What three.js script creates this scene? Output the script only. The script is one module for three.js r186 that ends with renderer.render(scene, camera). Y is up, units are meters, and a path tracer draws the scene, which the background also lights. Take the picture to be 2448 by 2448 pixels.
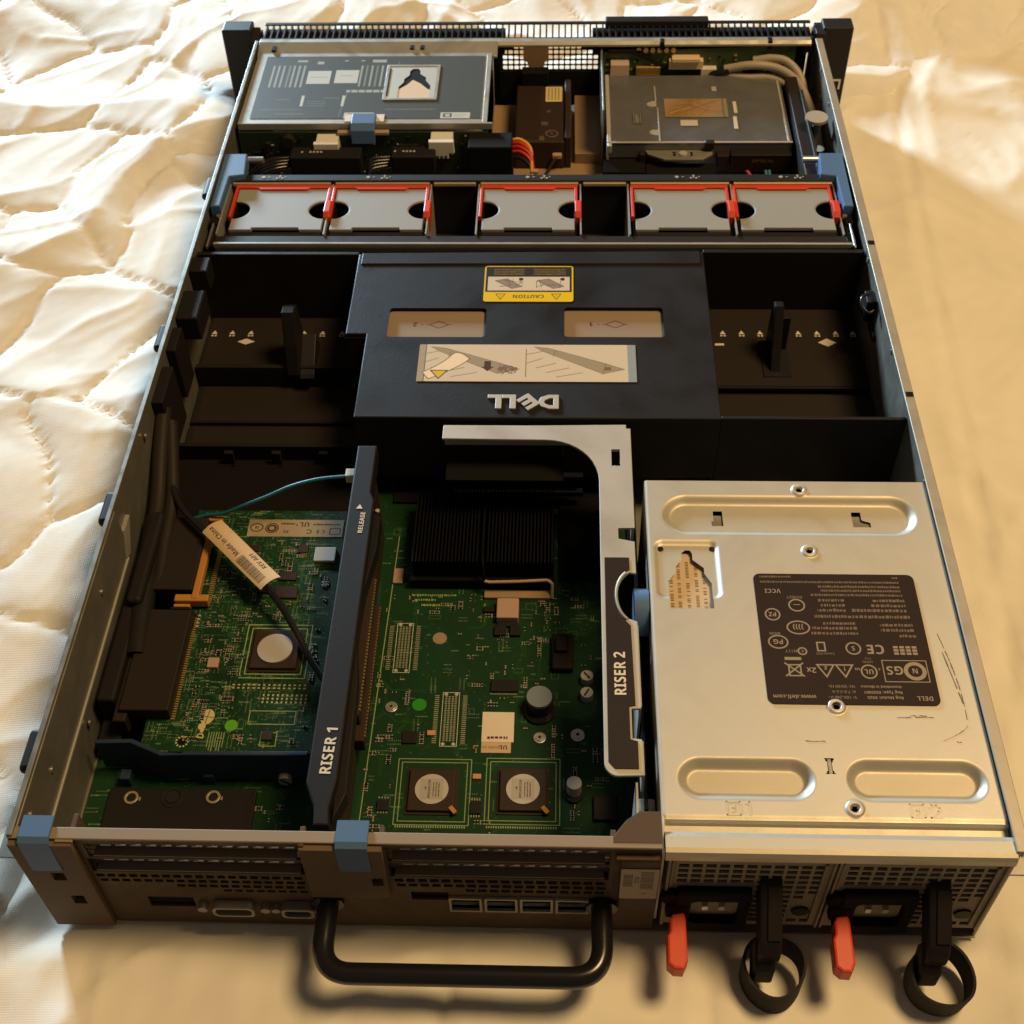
import * as THREE from 'three';
import { RoundedBoxGeometry } from 'three/addons/geometries/RoundedBoxGeometry.js';
import { mergeGeometries } from 'three/addons/utils/BufferGeometryUtils.js';
import { ImprovedNoise } from 'three/addons/math/ImprovedNoise.js';
import { FontLoader } from 'three/addons/loaders/FontLoader.js';
import { TextGeometry } from 'three/addons/geometries/TextGeometry.js';
import { RectAreaLightUniformsLib } from 'three/addons/lights/RectAreaLightUniformsLib.js';

// ---------------------------------------------------------------- camera, light, exposure
const scene = new THREE.Scene();
const camera = new THREE.PerspectiveCamera(42.905, 1, 0.02, 30);
camera.position.set(0.020375, 0.605455, 0.267400);
camera.rotation.order = 'YXZ';
camera.rotation.set(-0.843354, 0.051821, -0.030801);
camera.focus = 0.64; camera.userData.fStop = 28;
scene.add(camera);

scene.background = new THREE.Color(0.085, 0.068, 0.05);          // dim warm room
RectAreaLightUniformsLib.init();
const ceilingLamp = new THREE.PointLight(new THREE.Color(1, 0.68, 0.315), 8.9, 0, 2);   // warm ceiling lamp, above and to the right
ceilingLamp.position.set(0.74, 1.75, -0.25);
ceilingLamp.castShadow = true; ceilingLamp.shadow.radius = 14;
scene.add(ceilingLamp);
const windowLight = new THREE.RectAreaLight(new THREE.Color(0.60, 0.82, 1.0), 350, 0.34, 0.32);   // daylight from a window behind and left
windowLight.position.set(-1.20, 0.53, -2.35);
windowLight.lookAt(-0.2, 0, -0.6);
scene.add(windowLight);

const renderer = new THREE.WebGLRenderer({ antialias: true });
renderer.toneMapping = THREE.LinearToneMapping;
renderer.toneMappingExposure = 1;
renderer.shadowMap.enabled = true;

// ---------------------------------------------------------------- helpers (all shapes in millimetres, built in metres)
let seed = 12345;
const rnd = () => { seed = (seed * 1664525 + 1013904223) >>> 0; return seed / 4294967296; };
const rr = (a, b) => a + (b - a) * rnd();
const perlin = new ImprovedNoise();
const nz = (x, y, z = 0) => perlin.noise(x, y, z);
const sstep = (a, b, x) => { const t = Math.min(1, Math.max(0, (x - a) / (b - a))); return t * t * (3 - 2 * t); };
const PI = Math.PI;

function bx(x0, x1, y0, y1, z0, z1, r = 0) {
  const w = x1 - x0, h = y1 - y0, d = z1 - z0;
  const g = r ? new RoundedBoxGeometry(w, h, d, 2, Math.min(r, w / 2.01, h / 2.01, d / 2.01)) : new THREE.BoxGeometry(w, h, d);
  return g.translate((x0 + x1) / 2, (y0 + y1) / 2, (z0 + z1) / 2);
}
function cyl(x, y, z, r, h, axis = 'y', seg = 24, r2 = r) {
  const g = new THREE.CylinderGeometry(r2, r, h, seg);
  if (axis === 'x') g.rotateZ(PI / 2); if (axis === 'z') g.rotateX(PI / 2);
  return g.translate(x, y, z);
}
function ring(x, y, z, r0, r1, h, seg = 24) {
  const g = new THREE.LatheGeometry([[r0, 0], [r1, 0], [r1, h * 0.8], [r1 - (r1 - r0) * 0.25, h], [r0 + (r1 - r0) * 0.2, h], [r0, h * 0.8], [r0, 0]].map(p => new THREE.Vector2(...p)), seg);
  return g.translate(x, y, z);
}
const V = (x, y, z) => new THREE.Vector3(x, y, z);
function tube(pts, r, seg = 60, rad = 8, tension = 0.5, closed = false) {
  return new THREE.TubeGeometry(new THREE.CatmullRomCurve3(pts.map(p => V(...p)), closed, 'catmullrom', tension), seg, r, rad, closed);
}
const shapeOf = (pts, holes = []) => {
  const s = new THREE.Shape(pts.map(p => new THREE.Vector2(p[0], p[1])));
  for (const h of holes) s.holes.push(new THREE.Path(h.map(p => new THREE.Vector2(p[0], p[1]))));
  return s;
};
function extrude(pts, depth, holes, bev) {
  return new THREE.ExtrudeGeometry(shapeOf(pts, holes), { depth: depth - 2 * bev, bevelEnabled: bev > 0, bevelThickness: bev, bevelSize: bev, bevelOffset: -bev, bevelSegments: 2, curveSegments: 12 }).translate(0, 0, bev);
}
// outline in plan (x, z), raised from y0 to y1
function plan(pts, y0, y1, holes = [], bev = 0) {
  const f = l => l.map(p => [p[0], -p[1]]);
  return extrude(f(pts), y1 - y0, holes.map(f), bev).rotateX(-PI / 2).translate(0, y0, 0);
}
// outline in elevation (x, y), from z0 to z1
const front = (pts, z0, z1, holes = [], bev = 0) => extrude(pts, z1 - z0, holes, bev).translate(0, 0, z0);
// outline in side view (z, y), from x0 to x1
function side(pts, x0, x1, holes = [], bev = 0) {
  const f = l => l.map(p => [-p[0], p[1]]);
  return extrude(f(pts), x1 - x0, holes.map(f), bev).rotateY(PI / 2).translate(x0, 0, 0);
}
const rect = (x0, x1, y0, y1) => [[x0, y0], [x1, y0], [x1, y1], [x0, y1]];
function rrect(x0, x1, y0, y1, r, n = 5) {
  const o = [];
  for (const [cx, cy, a] of [[x1 - r, y0 + r, -PI / 2], [x1 - r, y1 - r, 0], [x0 + r, y1 - r, PI / 2], [x0 + r, y0 + r, PI]])
    for (let i = 0; i <= n; i++) { const t = a + (PI / 2) * i / n; o.push([cx + r * Math.cos(t), cy + r * Math.sin(t)]); }
  return o;
}
const circ = (cx, cy, r, n = 20, ry = r) => Array.from({ length: n }, (_, i) => [cx + r * Math.cos(i / n * 2 * PI), cy + ry * Math.sin(i / n * 2 * PI)]);

function boxUV(g) {                                     // uv in metres by the main direction of each face
  const p = g.attributes.position, n = g.attributes.normal, u = new Float32Array(p.count * 2);
  for (let i = 0; i < p.count; i += 3) {
    let ax = 0, ay = 0, az = 0;
    for (let k = i; k < i + 3; k++) { ax += Math.abs(n.getX(k)); ay += Math.abs(n.getY(k)); az += Math.abs(n.getZ(k)); }
    for (let k = i; k < i + 3; k++) {
      const x = p.getX(k), y = p.getY(k), z = p.getZ(k);
      const [a, b] = ay >= ax && ay >= az ? [x, -z] : ax >= az ? [z, y] : [x, y];
      u[2 * k] = a; u[2 * k + 1] = b;
    }
  }
  g.setAttribute('uv', new THREE.BufferAttribute(u, 2));
}
const used = new Map();
function numbered(name) { const n = used.get(name) || 0; used.set(name, n + 1); return n ? `${name}_${String(n).padStart(3, '0')}` : name; }
const baseOf = new WeakMap();
const MM = 0.001;
function thing(name, label, category, [x, y, z], group) {
  const o = new THREE.Group(); o.name = numbered(name); scene.add(o);
  o.position.set(x * MM, y * MM, z * MM); o.userData = { label, category };
  if (group) o.userData.group = group;
  baseOf.set(o, [x, y, z]);
  return o;
}
function geo(geos, base, keep) {
  geos = (Array.isArray(geos) ? geos : [geos]).map(g => {
    const q = g.index ? g.toNonIndexed() : g.clone();
    for (const k of Object.keys(q.attributes)) if (!['position', 'normal', 'uv'].includes(k)) q.deleteAttribute(k);
    return q;
  });
  const g = geos.length > 1 ? mergeGeometries(geos) : geos[0];
  g.clearGroups();
  g.scale(MM, MM, MM);
  if (!keep) boxUV(g);
  g.translate(-base[0] * MM, -base[1] * MM, -base[2] * MM);
  return g;
}
function part(name, parent, mat, geos, opt = {}) {
  const base = baseOf.get(parent), m = new THREE.Mesh(geo(geos, base, opt.keep), mat);
  m.name = name; m.castShadow = m.receiveShadow = true;
  if (opt.label) m.userData.label = opt.label;
  if (opt.kind) m.userData.kind = opt.kind;
  baseOf.set(m, base); parent.add(m);
  return m;
}
const each = (name, parent, mat, geos, opt) => geos.map(g => part(name, parent, mat, g, opt));
// canvas prints ------------------------------------------------------------
function print(w, h, ppm, draw) {                      // w, h in mm; draw(ctx) works in mm
  const c = document.createElement('canvas'); c.width = Math.round(w * ppm); c.height = Math.round(h * ppm);
  const x = c.getContext('2d'); x.scale(c.width / w, c.height / h); draw(x, w, h);
  const t = new THREE.CanvasTexture(c); t.colorSpace = THREE.SRGBColorSpace; t.magFilter = THREE.LinearFilter; t.anisotropy = 8;
  return t;
}
const paper = (map, rough = 0.55, metal = 0) => new THREE.MeshPhysicalMaterial({ map, roughness: rough, metalness: metal, specularIntensity: 0.35 });
// a flat print lying on a surface: centre (x, z), height y, turned by deg; w across, h deep; corners rounded by r
function sticker(name, parent, mat, x, y, z, w, h, deg = 0, r = 0, opt = {}) {
  const s = shapeOf(r ? rrect(-w / 2, w / 2, -h / 2, h / 2, r) : rect(-w / 2, w / 2, -h / 2, h / 2));
  const g = new THREE.ShapeGeometry(s), p = g.attributes.position, u = new Float32Array(p.count * 2);
  for (let i = 0; i < p.count; i++) { u[2 * i] = p.getX(i) / w + 0.5; u[2 * i + 1] = p.getY(i) / h + 0.5; }
  g.setAttribute('uv', new THREE.BufferAttribute(u, 2));
  if (opt.upright) g.rotateY(deg * PI / 180); else if (opt.wall) { g.rotateZ(deg * PI / 180); } else g.rotateX(-PI / 2).rotateY(deg * PI / 180);
  g.translate(x, y, z);
  return part(name, parent, mat, g, { keep: true, ...opt });
}
const txt = (c, s, x, y, size, { font = 'sans-serif', bold = true, align = 'center', rot = 0, color } = {}) => {
  c.save(); c.translate(x, y); c.rotate(rot * PI / 180); const k = 20 / size; c.scale(1 / k, 1 / k);
  c.font = `${bold ? 'bold ' : ''}20px ${font}`; c.textAlign = align; c.textBaseline = 'middle'; if (color) c.fillStyle = color; c.fillText(s, 0, 0); c.restore();
};
const scribble = (c, x, y, w, h, step = 0.55) => {      // rows of print too small to read
  for (let q = x; q < x + w;) { const l = step * (0.5 + rnd() * 1.2); c.fillRect(q, y + rnd() * 0.1 * h, Math.min(l, x + w - q), h * (0.75 + rnd() * 0.25)); q += l + step * (0.25 + rnd() * 0.35); }
};
const barcode = (c, x, y, w, h, vertical) => {
  for (let q = 0; q < (vertical ? h : w);) { const l = 0.15 + rnd() * 0.45; vertical ? c.fillRect(x, y + q, w, Math.min(l, h - q)) : c.fillRect(x + q, y, Math.min(l, w - q), h); q += l + 0.15 + rnd() * 0.4; }
};
// noise textures -------------------------------------------------------------
function noiseTex(n, f, srgb) {
  const d = new Uint8Array(n * n * 4);
  for (let j = 0; j < n; j++) for (let i = 0; i < n; i++) { const v = f(i / n, j / n), k = 4 * (j * n + i), a = Array.isArray(v) ? v : [v, v, v]; for (let q = 0; q < 3; q++) d[k + q] = Math.max(0, Math.min(255, a[q] * 255)); d[k + 3] = 255; }
  const t = new THREE.DataTexture(d, n, n); t.wrapS = t.wrapT = THREE.RepeatWrapping; t.magFilter = THREE.LinearFilter; t.minFilter = THREE.LinearMipmapLinearFilter; t.generateMipmaps = true;
  if (srgb) t.colorSpace = THREE.SRGBColorSpace; t.needsUpdate = true; return t;
}
const tile = (u, v, f, s) => { const a = u * 2 * PI, b = v * 2 * PI; return nz(Math.cos(a) * f + s, Math.sin(a) * f + Math.cos(b) * f, Math.sin(b) * f + s * 0.7); };
const grainTex = noiseTex(256, (u, v) => 0.5 + 0.5 * (rnd() - 0.5) + 0.25 * tile(u, v, 3, 5));
const smudgeTex = noiseTex(256, (u, v) => { const a = 0.78 + 0.28 * tile(u, v, 1.2, 2) + 0.2 * tile(u, v, 3.1, 9) + 0.08 * (rnd() - 0.5); return a; });
const clone = (t, s, sx = s) => { const q = t.clone(); q.repeat.set(sx, s); q.needsUpdate = true; return q; };
const grainFine = clone(grainTex, 30), smudge = clone(smudgeTex, 7), smudgeWide = clone(smudgeTex, 3);

const coverRough = clone(noiseTex(256, (u, v) => 0.86 + 0.07 * tile(u, v, 1.4, 2) + 0.05 * tile(u, v, 4, 9) + 0.05 * (rnd() - 0.5)), 5);
const std = (r, g, b, rough, metal = 0, more = {}) => new THREE.MeshStandardMaterial({ color: new THREE.Color().setRGB(r, g, b), roughness: rough, metalness: metal, ...more });
const dull = (r, g, b, rough, k, more = {}) => new THREE.MeshPhysicalMaterial({ color: new THREE.Color().setRGB(r, g, b), roughness: rough, metalness: 0, specularIntensity: k, ...more });
const M = {
  rear: dull(0.10, 0.066, 0.043, 0.75, 0.25, { roughnessMap: smudge }),
  zinc: std(0.37, 0.35, 0.305, 0.66, 0.4, { roughnessMap: smudge, bumpMap: grainFine, bumpScale: 0.00004 }),
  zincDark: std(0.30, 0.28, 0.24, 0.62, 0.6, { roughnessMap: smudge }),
  cover: std(0.52, 0.485, 0.41, 0.60, 0.55, { roughnessMap: coverRough, bumpMap: grainFine, bumpScale: 0.00003 }),
  steel: std(0.6, 0.58, 0.55, 0.35, 0.9),
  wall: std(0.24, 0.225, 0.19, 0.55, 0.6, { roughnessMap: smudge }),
  black: dull(0.014, 0.0125, 0.012, 0.55, 0.3, { bumpMap: grainFine, bumpScale: 0.00006 }),
  blackSoft: dull(0.008, 0.007, 0.0065, 0.8, 0.2),
  shroud: dull(0.014, 0.0115, 0.0105, 0.72, 0.34, { roughnessMap: smudgeWide, bumpMap: grainFine, bumpScale: 0.00008 }),
  brown: dull(0.021, 0.0155, 0.012, 0.55, 0.35),
  gloss: std(0.010, 0.010, 0.011, 0.22),
  ear: dull(0.018, 0.017, 0.018, 0.5, 0.4),
  blue: dull(0.075, 0.15, 0.29, 0.5, 0.5),
  blueDark: dull(0.022, 0.038, 0.065, 0.5, 0.4),
  red: std(0.62, 0.045, 0.012, 0.45),
  tabRed: std(0.66, 0.055, 0.012, 0.42),
  fanPlate: std(0.28, 0.275, 0.25, 0.6),
  pcbEdge: std(0.02, 0.06, 0.02, 0.5),
  pcbDark: std(0.012, 0.028, 0.012, 0.5),
  gold: std(0.75, 0.52, 0.18, 0.35, 0.8),
  ic: dull(0.014, 0.012, 0.011, 0.5, 0.4),
  icBrown: dull(0.036, 0.022, 0.015, 0.5, 0.4),
  tan: std(0.30, 0.19, 0.10, 0.6),
  cream: std(0.62, 0.56, 0.46, 0.6),
  white: std(0.72, 0.69, 0.62, 0.55),
  silver: std(0.50, 0.47, 0.43, 0.5, 0.35),
  orange: std(0.46, 0.19, 0.035, 0.5),
  teal: std(0.006, 0.12, 0.17, 0.45),
  wireRed: std(0.5, 0.02, 0.01, 0.45),
  wireYellow: std(0.62, 0.30, 0.01, 0.45),
  wirePink: std(0.6, 0.02, 0.13, 0.45),
  cableGrey: std(0.36, 0.30, 0.23, 0.5),
  copper: std(0.42, 0.27, 0.2, 0.5),
  fin: dull(0.004, 0.004, 0.004, 0.6, 0.18),
};

// ---------------------------------------------------------------- the bed
const ridged = (x, y, s) => 1 - Math.abs(nz(x, y, s)) * 2;
function sheetH(x, z) {                                   // mm
  const wx = x + 60 * nz(x / 170, z / 170, 3), wz = z + 60 * nz(x / 170, z / 170, 8);
  let h = 2.6 * nz(wx / 120, wz / 200, 1) + 3 * nz(wx / 260, wz / 300, 4) + 1.6 * nz(wx / 55, wz / 80, 6);
  h += 3.5 * Math.pow(Math.max(0, ridged((wx * 0.6 + wz * 0.8) / 210, (wx * 0.8 - wz * 0.6) / 420, 12)), 5);
  h += 4.2 * Math.pow(Math.max(0, ridged((wx * 0.9 + wz * 0.43) / 120, (wx * 0.43 - wz * 0.9) / 420, 31)), 4) + 2.6 * Math.pow(Math.max(0, ridged((wx * 0.35 - wz * 0.94) / 90, (wx * 0.94 + wz * 0.35) / 300, 35)), 5);
  h += 0.5 * nz(wx / 24, wz / 40, 37) + 0.22 * nz(x / 7, z / 9, 39) + 1.2 * Math.pow(Math.max(0, ridged(wx / 34, wz / 210, 43)), 4);
  const far = sstep(-560, -800, z) * sstep(225, 330, x);
  h += far * 9 * Math.pow(Math.max(0, ridged((wx * 0.62 - wz * 0.5) / 150, (wx + wz) / 600, 21)), 2);
  // stitched seams running away from the viewer
  for (const s of [292 - (z + 657) * 0.075 * 0, 420, 120, -60, -230]) { const dx = x - (s - (z + 500) * 0.09 * (s > 0 ? 1 : -1) * 0.6); h -= 2.4 * Math.exp(-dx * dx / 9); h += 1.2 * Math.exp(-(dx - 7) * (dx - 7) / 30) + 0.8 * Math.exp(-(dx + 8) * (dx + 8) / 40); }
  const foot = sstep(22, 0, Math.max(Math.abs(x) - 221, z, -z - 740));
  const over = Math.max(0, z - 75);
  return -1 + h * (1 - foot) - 1.5 * foot - (over < 60 ? 60 - Math.sqrt(3600 - over * over) : 60 + (over - 60) * 14);
}
function grid(x0, x1, z0, z1, step, f) {
  const nx = Math.round((x1 - x0) / step), nzz = Math.round((z1 - z0) / step), g = new THREE.PlaneGeometry(1, 1, nx, nzz), p = g.attributes.position, u = g.attributes.uv;
  for (let i = 0; i < p.count; i++) {
    const x = x0 + (x1 - x0) * u.getX(i), z = z0 + (z1 - z0) * (1 - u.getY(i));
    p.setXYZ(i, x * MM, f(x, z) * MM, z * MM); u.setXY(i, x * MM, -z * MM);
  }
  g.computeVertexNormals(); return g;
}
const weave = noiseTex(128, (u, v) => 0.5 + 0.2 * Math.sin(u * 2 * PI * 16) + 0.2 * Math.sin(v * 2 * PI * 16) + 0.2 * (rnd() - 0.5));
const weaveFine = clone(weave, 55);
const clothTone = noiseTex(256, (u, v) => { const a = 0.96 + 0.05 * tile(u, v, 1, 3) + 0.04 * tile(u, v, 4, 7); return [a, a * 0.985, a * 0.955]; });
const sheetMat = new THREE.MeshPhysicalMaterial({ color: new THREE.Color().setRGB(0.86, 0.815, 0.72), roughness: 0.95, map: clone(clothTone, 3), bumpMap: weaveFine, bumpScale: 0.00006, sheen: 0.15, sheenRoughness: 0.6 });
const quiltMat = new THREE.MeshPhysicalMaterial({ color: new THREE.Color().setRGB(0.87, 0.84, 0.78), roughness: 0.95, map: clone(clothTone, 4), bumpMap: weaveFine, bumpScale: 0.00008, sheen: 0.2, sheenRoughness: 0.6 });
{
  const m = new THREE.Mesh(grid(-1100, 1100, -1700, 152, 5, sheetH), sheetMat);
  m.name = 'bed_sheet'; m.receiveShadow = m.castShadow = true; m.userData = { kind: 'structure', label: 'smooth cream bed sheet under and in front of the server' };
  scene.add(m);
}
// quilt: stitched cells, puffed between the seams, pushed into folds on the left and behind
const cells = [];
for (let i = -14; i < 12; i++) for (let j = -18; j < 6; j++) cells.push([i * 80 + (j % 2) * 36 + rr(-30, 30), j * 104 + rr(-40, 40)]);
function cellEdge(x, z) {
  let a = 1e9, b = 1e9;
  for (const c of cells) { const dx = x - c[0], dz = (z - c[1]) * 0.8; if (dx > 190 || dx < -190 || dz > 190 || dz < -190) continue; const d = dx * dx + dz * dz; if (d < a) { b = a; a = d; } else if (d < b) b = d; }
  return Math.sqrt(b) - Math.sqrt(a);
}
function quiltIn(x, z) {                                   // mm inside the quilt's outline
  const wob = 8 * nz(x / 60, z / 60, 33);
  const left = Math.min(-222 - x, 24 + wob - z + 0.05 * (x + 222));
  const back = Math.min(-727 - z, 285 + wob * 2 + (-727 - z) * 1.5 - x);
  return Math.max(left, back);
}
function quiltH(x, z) {
  const d = quiltIn(x, z);
  if (d < -12) return -14;
  const wx = x + 44 * nz(x / 130, z / 130, 2) + 4 * nz(x / 40, z / 40, 5), wz = z + 44 * nz(x / 130, z / 130, 7) + 4 * nz(x / 40, z / 40, 9);
  const e = cellEdge(wx, wz);
  const puff = (n, k = 2.6) => { const q = 1 - Math.min(1, Math.abs(n) * k); return 1 - q * q; };
  const seam = Math.exp(-e * e / 90);
  let h = 3.4 * (1 - Math.exp(-e / 13)) - 1.6 * Math.exp(-e * e / 3) + seam * 0.7 * nz(x / 6, z / 6, 3);
  h += 4.8 * puff(nz((wx * 0.8 + wz * 0.6) / 190, (wx * 0.6 - wz * 0.8) / 330, 14), 2.2) * (0.55 + 0.6 * sstep(-150, -600, z));
  h += 2.2 * puff(nz((wx * 0.93 - wz * 0.36) / 105, (wx * 0.36 + wz * 0.93) / 240, 41), 2.4);
  h += 1.8 * Math.pow(Math.max(0, ridged((wx + 0.3 * wz) / 70, wz / 330, 51)), 4) + 1.6 * Math.pow(Math.max(0, ridged((wx * 0.5 + wz * 0.87) / 80, (wx * 0.87 - wz * 0.5) / 260, 57)), 5);
  h += 0.5 * Math.pow(Math.max(0, ridged((wx * 0.97 + wz * 0.2) / 26, wz / 160, 63)), 3) + 0.35 * nz(wx / 14, wz / 22, 61) + 0.16 * nz(x / 5, z / 7, 67);
  h += 10 * Math.pow(Math.max(0, ridged((wx * 0.5 + wz * 0.87) / 330, (wx * 0.87 - wz * 0.5) / 520, 14)), 3) * sstep(-150, -500, z);
  h += 16 * nz(x / 230, z / 230, 81) + 1;
  h += 16 * sstep(-760, -960, z) * (0.7 + 0.6 * nz(x / 150, z / 90, 91));
  const s = x - (z + 900) * 0.57 + 10 * nz(x / 90, z / 90, 95);      // the quilt is bunched up in heaps behind the right corner
  h += 78 * sstep(-930, -985, z) * (1 - sstep(-1060, -1140, z)) * (sstep(216, 234, s) * (1 - sstep(284, 302, s)) + sstep(336, 356, s));
  const edge = sstep(0, 34, d);
  const calm = 1 - 0.45 * sstep(-330, -40, z) * (x < 0 ? 1 : 0);
  return -12 + (17 + Math.max(-2, h * calm)) * edge * (x < 0 && z > -727 ? sstep(-6, 60, d) * 0.25 + 0.75 : 1);
}
{
  const g = grid(-800, 760, -1450, 60, 3.4, quiltH);
  // keep only what belongs to the quilt
  const idx = [], src = g.index.array, p = g.attributes.position;
  for (let i = 0; i < src.length; i += 3) { let keep = false; for (let k = 0; k < 3; k++) if (p.getY(src[i + k]) > -0.011) keep = true; if (keep) idx.push(src[i], src[i + 1], src[i + 2]); }
  g.setIndex(idx);
  const m = new THREE.Mesh(g, quiltMat);
  m.name = 'quilt'; m.castShadow = m.receiveShadow = true;
  m.userData = { label: 'rumpled cream stitched quilt heaped along the left of the server and behind it', category: 'quilt' };
  scene.add(m);
}

// ---------------------------------------------------------------- server chassis
const H = 86.4, L = 692, X = 221.5;
const chassis = thing('server_chassis', 'opened grey metal rack server case with black rear bail handle lying on the bed', 'server', [0, 0, -346]);
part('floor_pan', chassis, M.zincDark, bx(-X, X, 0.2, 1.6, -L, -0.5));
// left wall: rim, thick upper rail, thin lower wall
{
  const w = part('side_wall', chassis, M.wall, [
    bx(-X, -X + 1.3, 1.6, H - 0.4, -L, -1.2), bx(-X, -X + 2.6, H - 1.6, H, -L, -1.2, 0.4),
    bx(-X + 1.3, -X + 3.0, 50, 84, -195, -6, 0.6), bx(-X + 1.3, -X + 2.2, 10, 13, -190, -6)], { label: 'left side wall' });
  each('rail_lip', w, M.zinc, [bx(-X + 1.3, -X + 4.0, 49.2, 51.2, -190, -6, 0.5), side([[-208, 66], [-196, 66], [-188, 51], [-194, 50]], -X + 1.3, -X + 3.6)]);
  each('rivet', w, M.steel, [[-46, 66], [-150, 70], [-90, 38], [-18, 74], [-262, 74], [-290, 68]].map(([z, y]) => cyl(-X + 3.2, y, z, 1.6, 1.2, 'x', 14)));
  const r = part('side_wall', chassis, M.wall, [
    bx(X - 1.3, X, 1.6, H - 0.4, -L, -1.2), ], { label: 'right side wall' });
  part('rim', r, std(0.40, 0.35, 0.27, 0.6, 0.35, { roughnessMap: smudge }), [bx(X - 2.2, X + 3.4, H - 1.4, H, -L, -1.2, 0.5), bx(X + 2.6, X + 3.4, 76, H - 1.6, -L + 30, -4)]);
  each('rivet', r, M.steel, [[-60, 80], [-150, 80], [-222, 82], [-330, 81], [-420, 80], [-610, 78], [-655, 80], [-640, 66], [-560, 60], [-520, 66]].map(([z, y]) => cyl(X - 1.6, y, z, 1.5, 1.2, 'x', 14)));
  each('lock_slot', r, M.blackSoft, [-430, -287].map(z => bx(X - 1.2, X + 3.0, H - 0.5, H + 0.25, z - 2, z + 2)));
}
for (const [x, zs] of [[-X, [-530, -365, -218, -60]], [X - 4, [-530, -377, -221, -70]]])
  for (const z of zs) part('shoulder_knob', chassis, M.brown, [bx(Math.min(x, x + Math.sign(x) * 16), Math.max(x, x + Math.sign(x) * 16), 56, 62, z - 12, z + 12, 2.9)]);
// rear side tabs of the rails
for (const s of [-1, 1]) part('rail_tab', chassis, M.zinc, [bx(Math.min(s * X, s * (X + 16)), Math.max(s * X, s * (X + 16)), 52, 53.4, -34, -7, 0.3), bx(Math.min(s * (X + 0.2), s * (X + 1.6)), Math.max(s * (X + 0.2), s * (X + 1.6)), 52, 74, -34, -7, 0.3)]);

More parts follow.
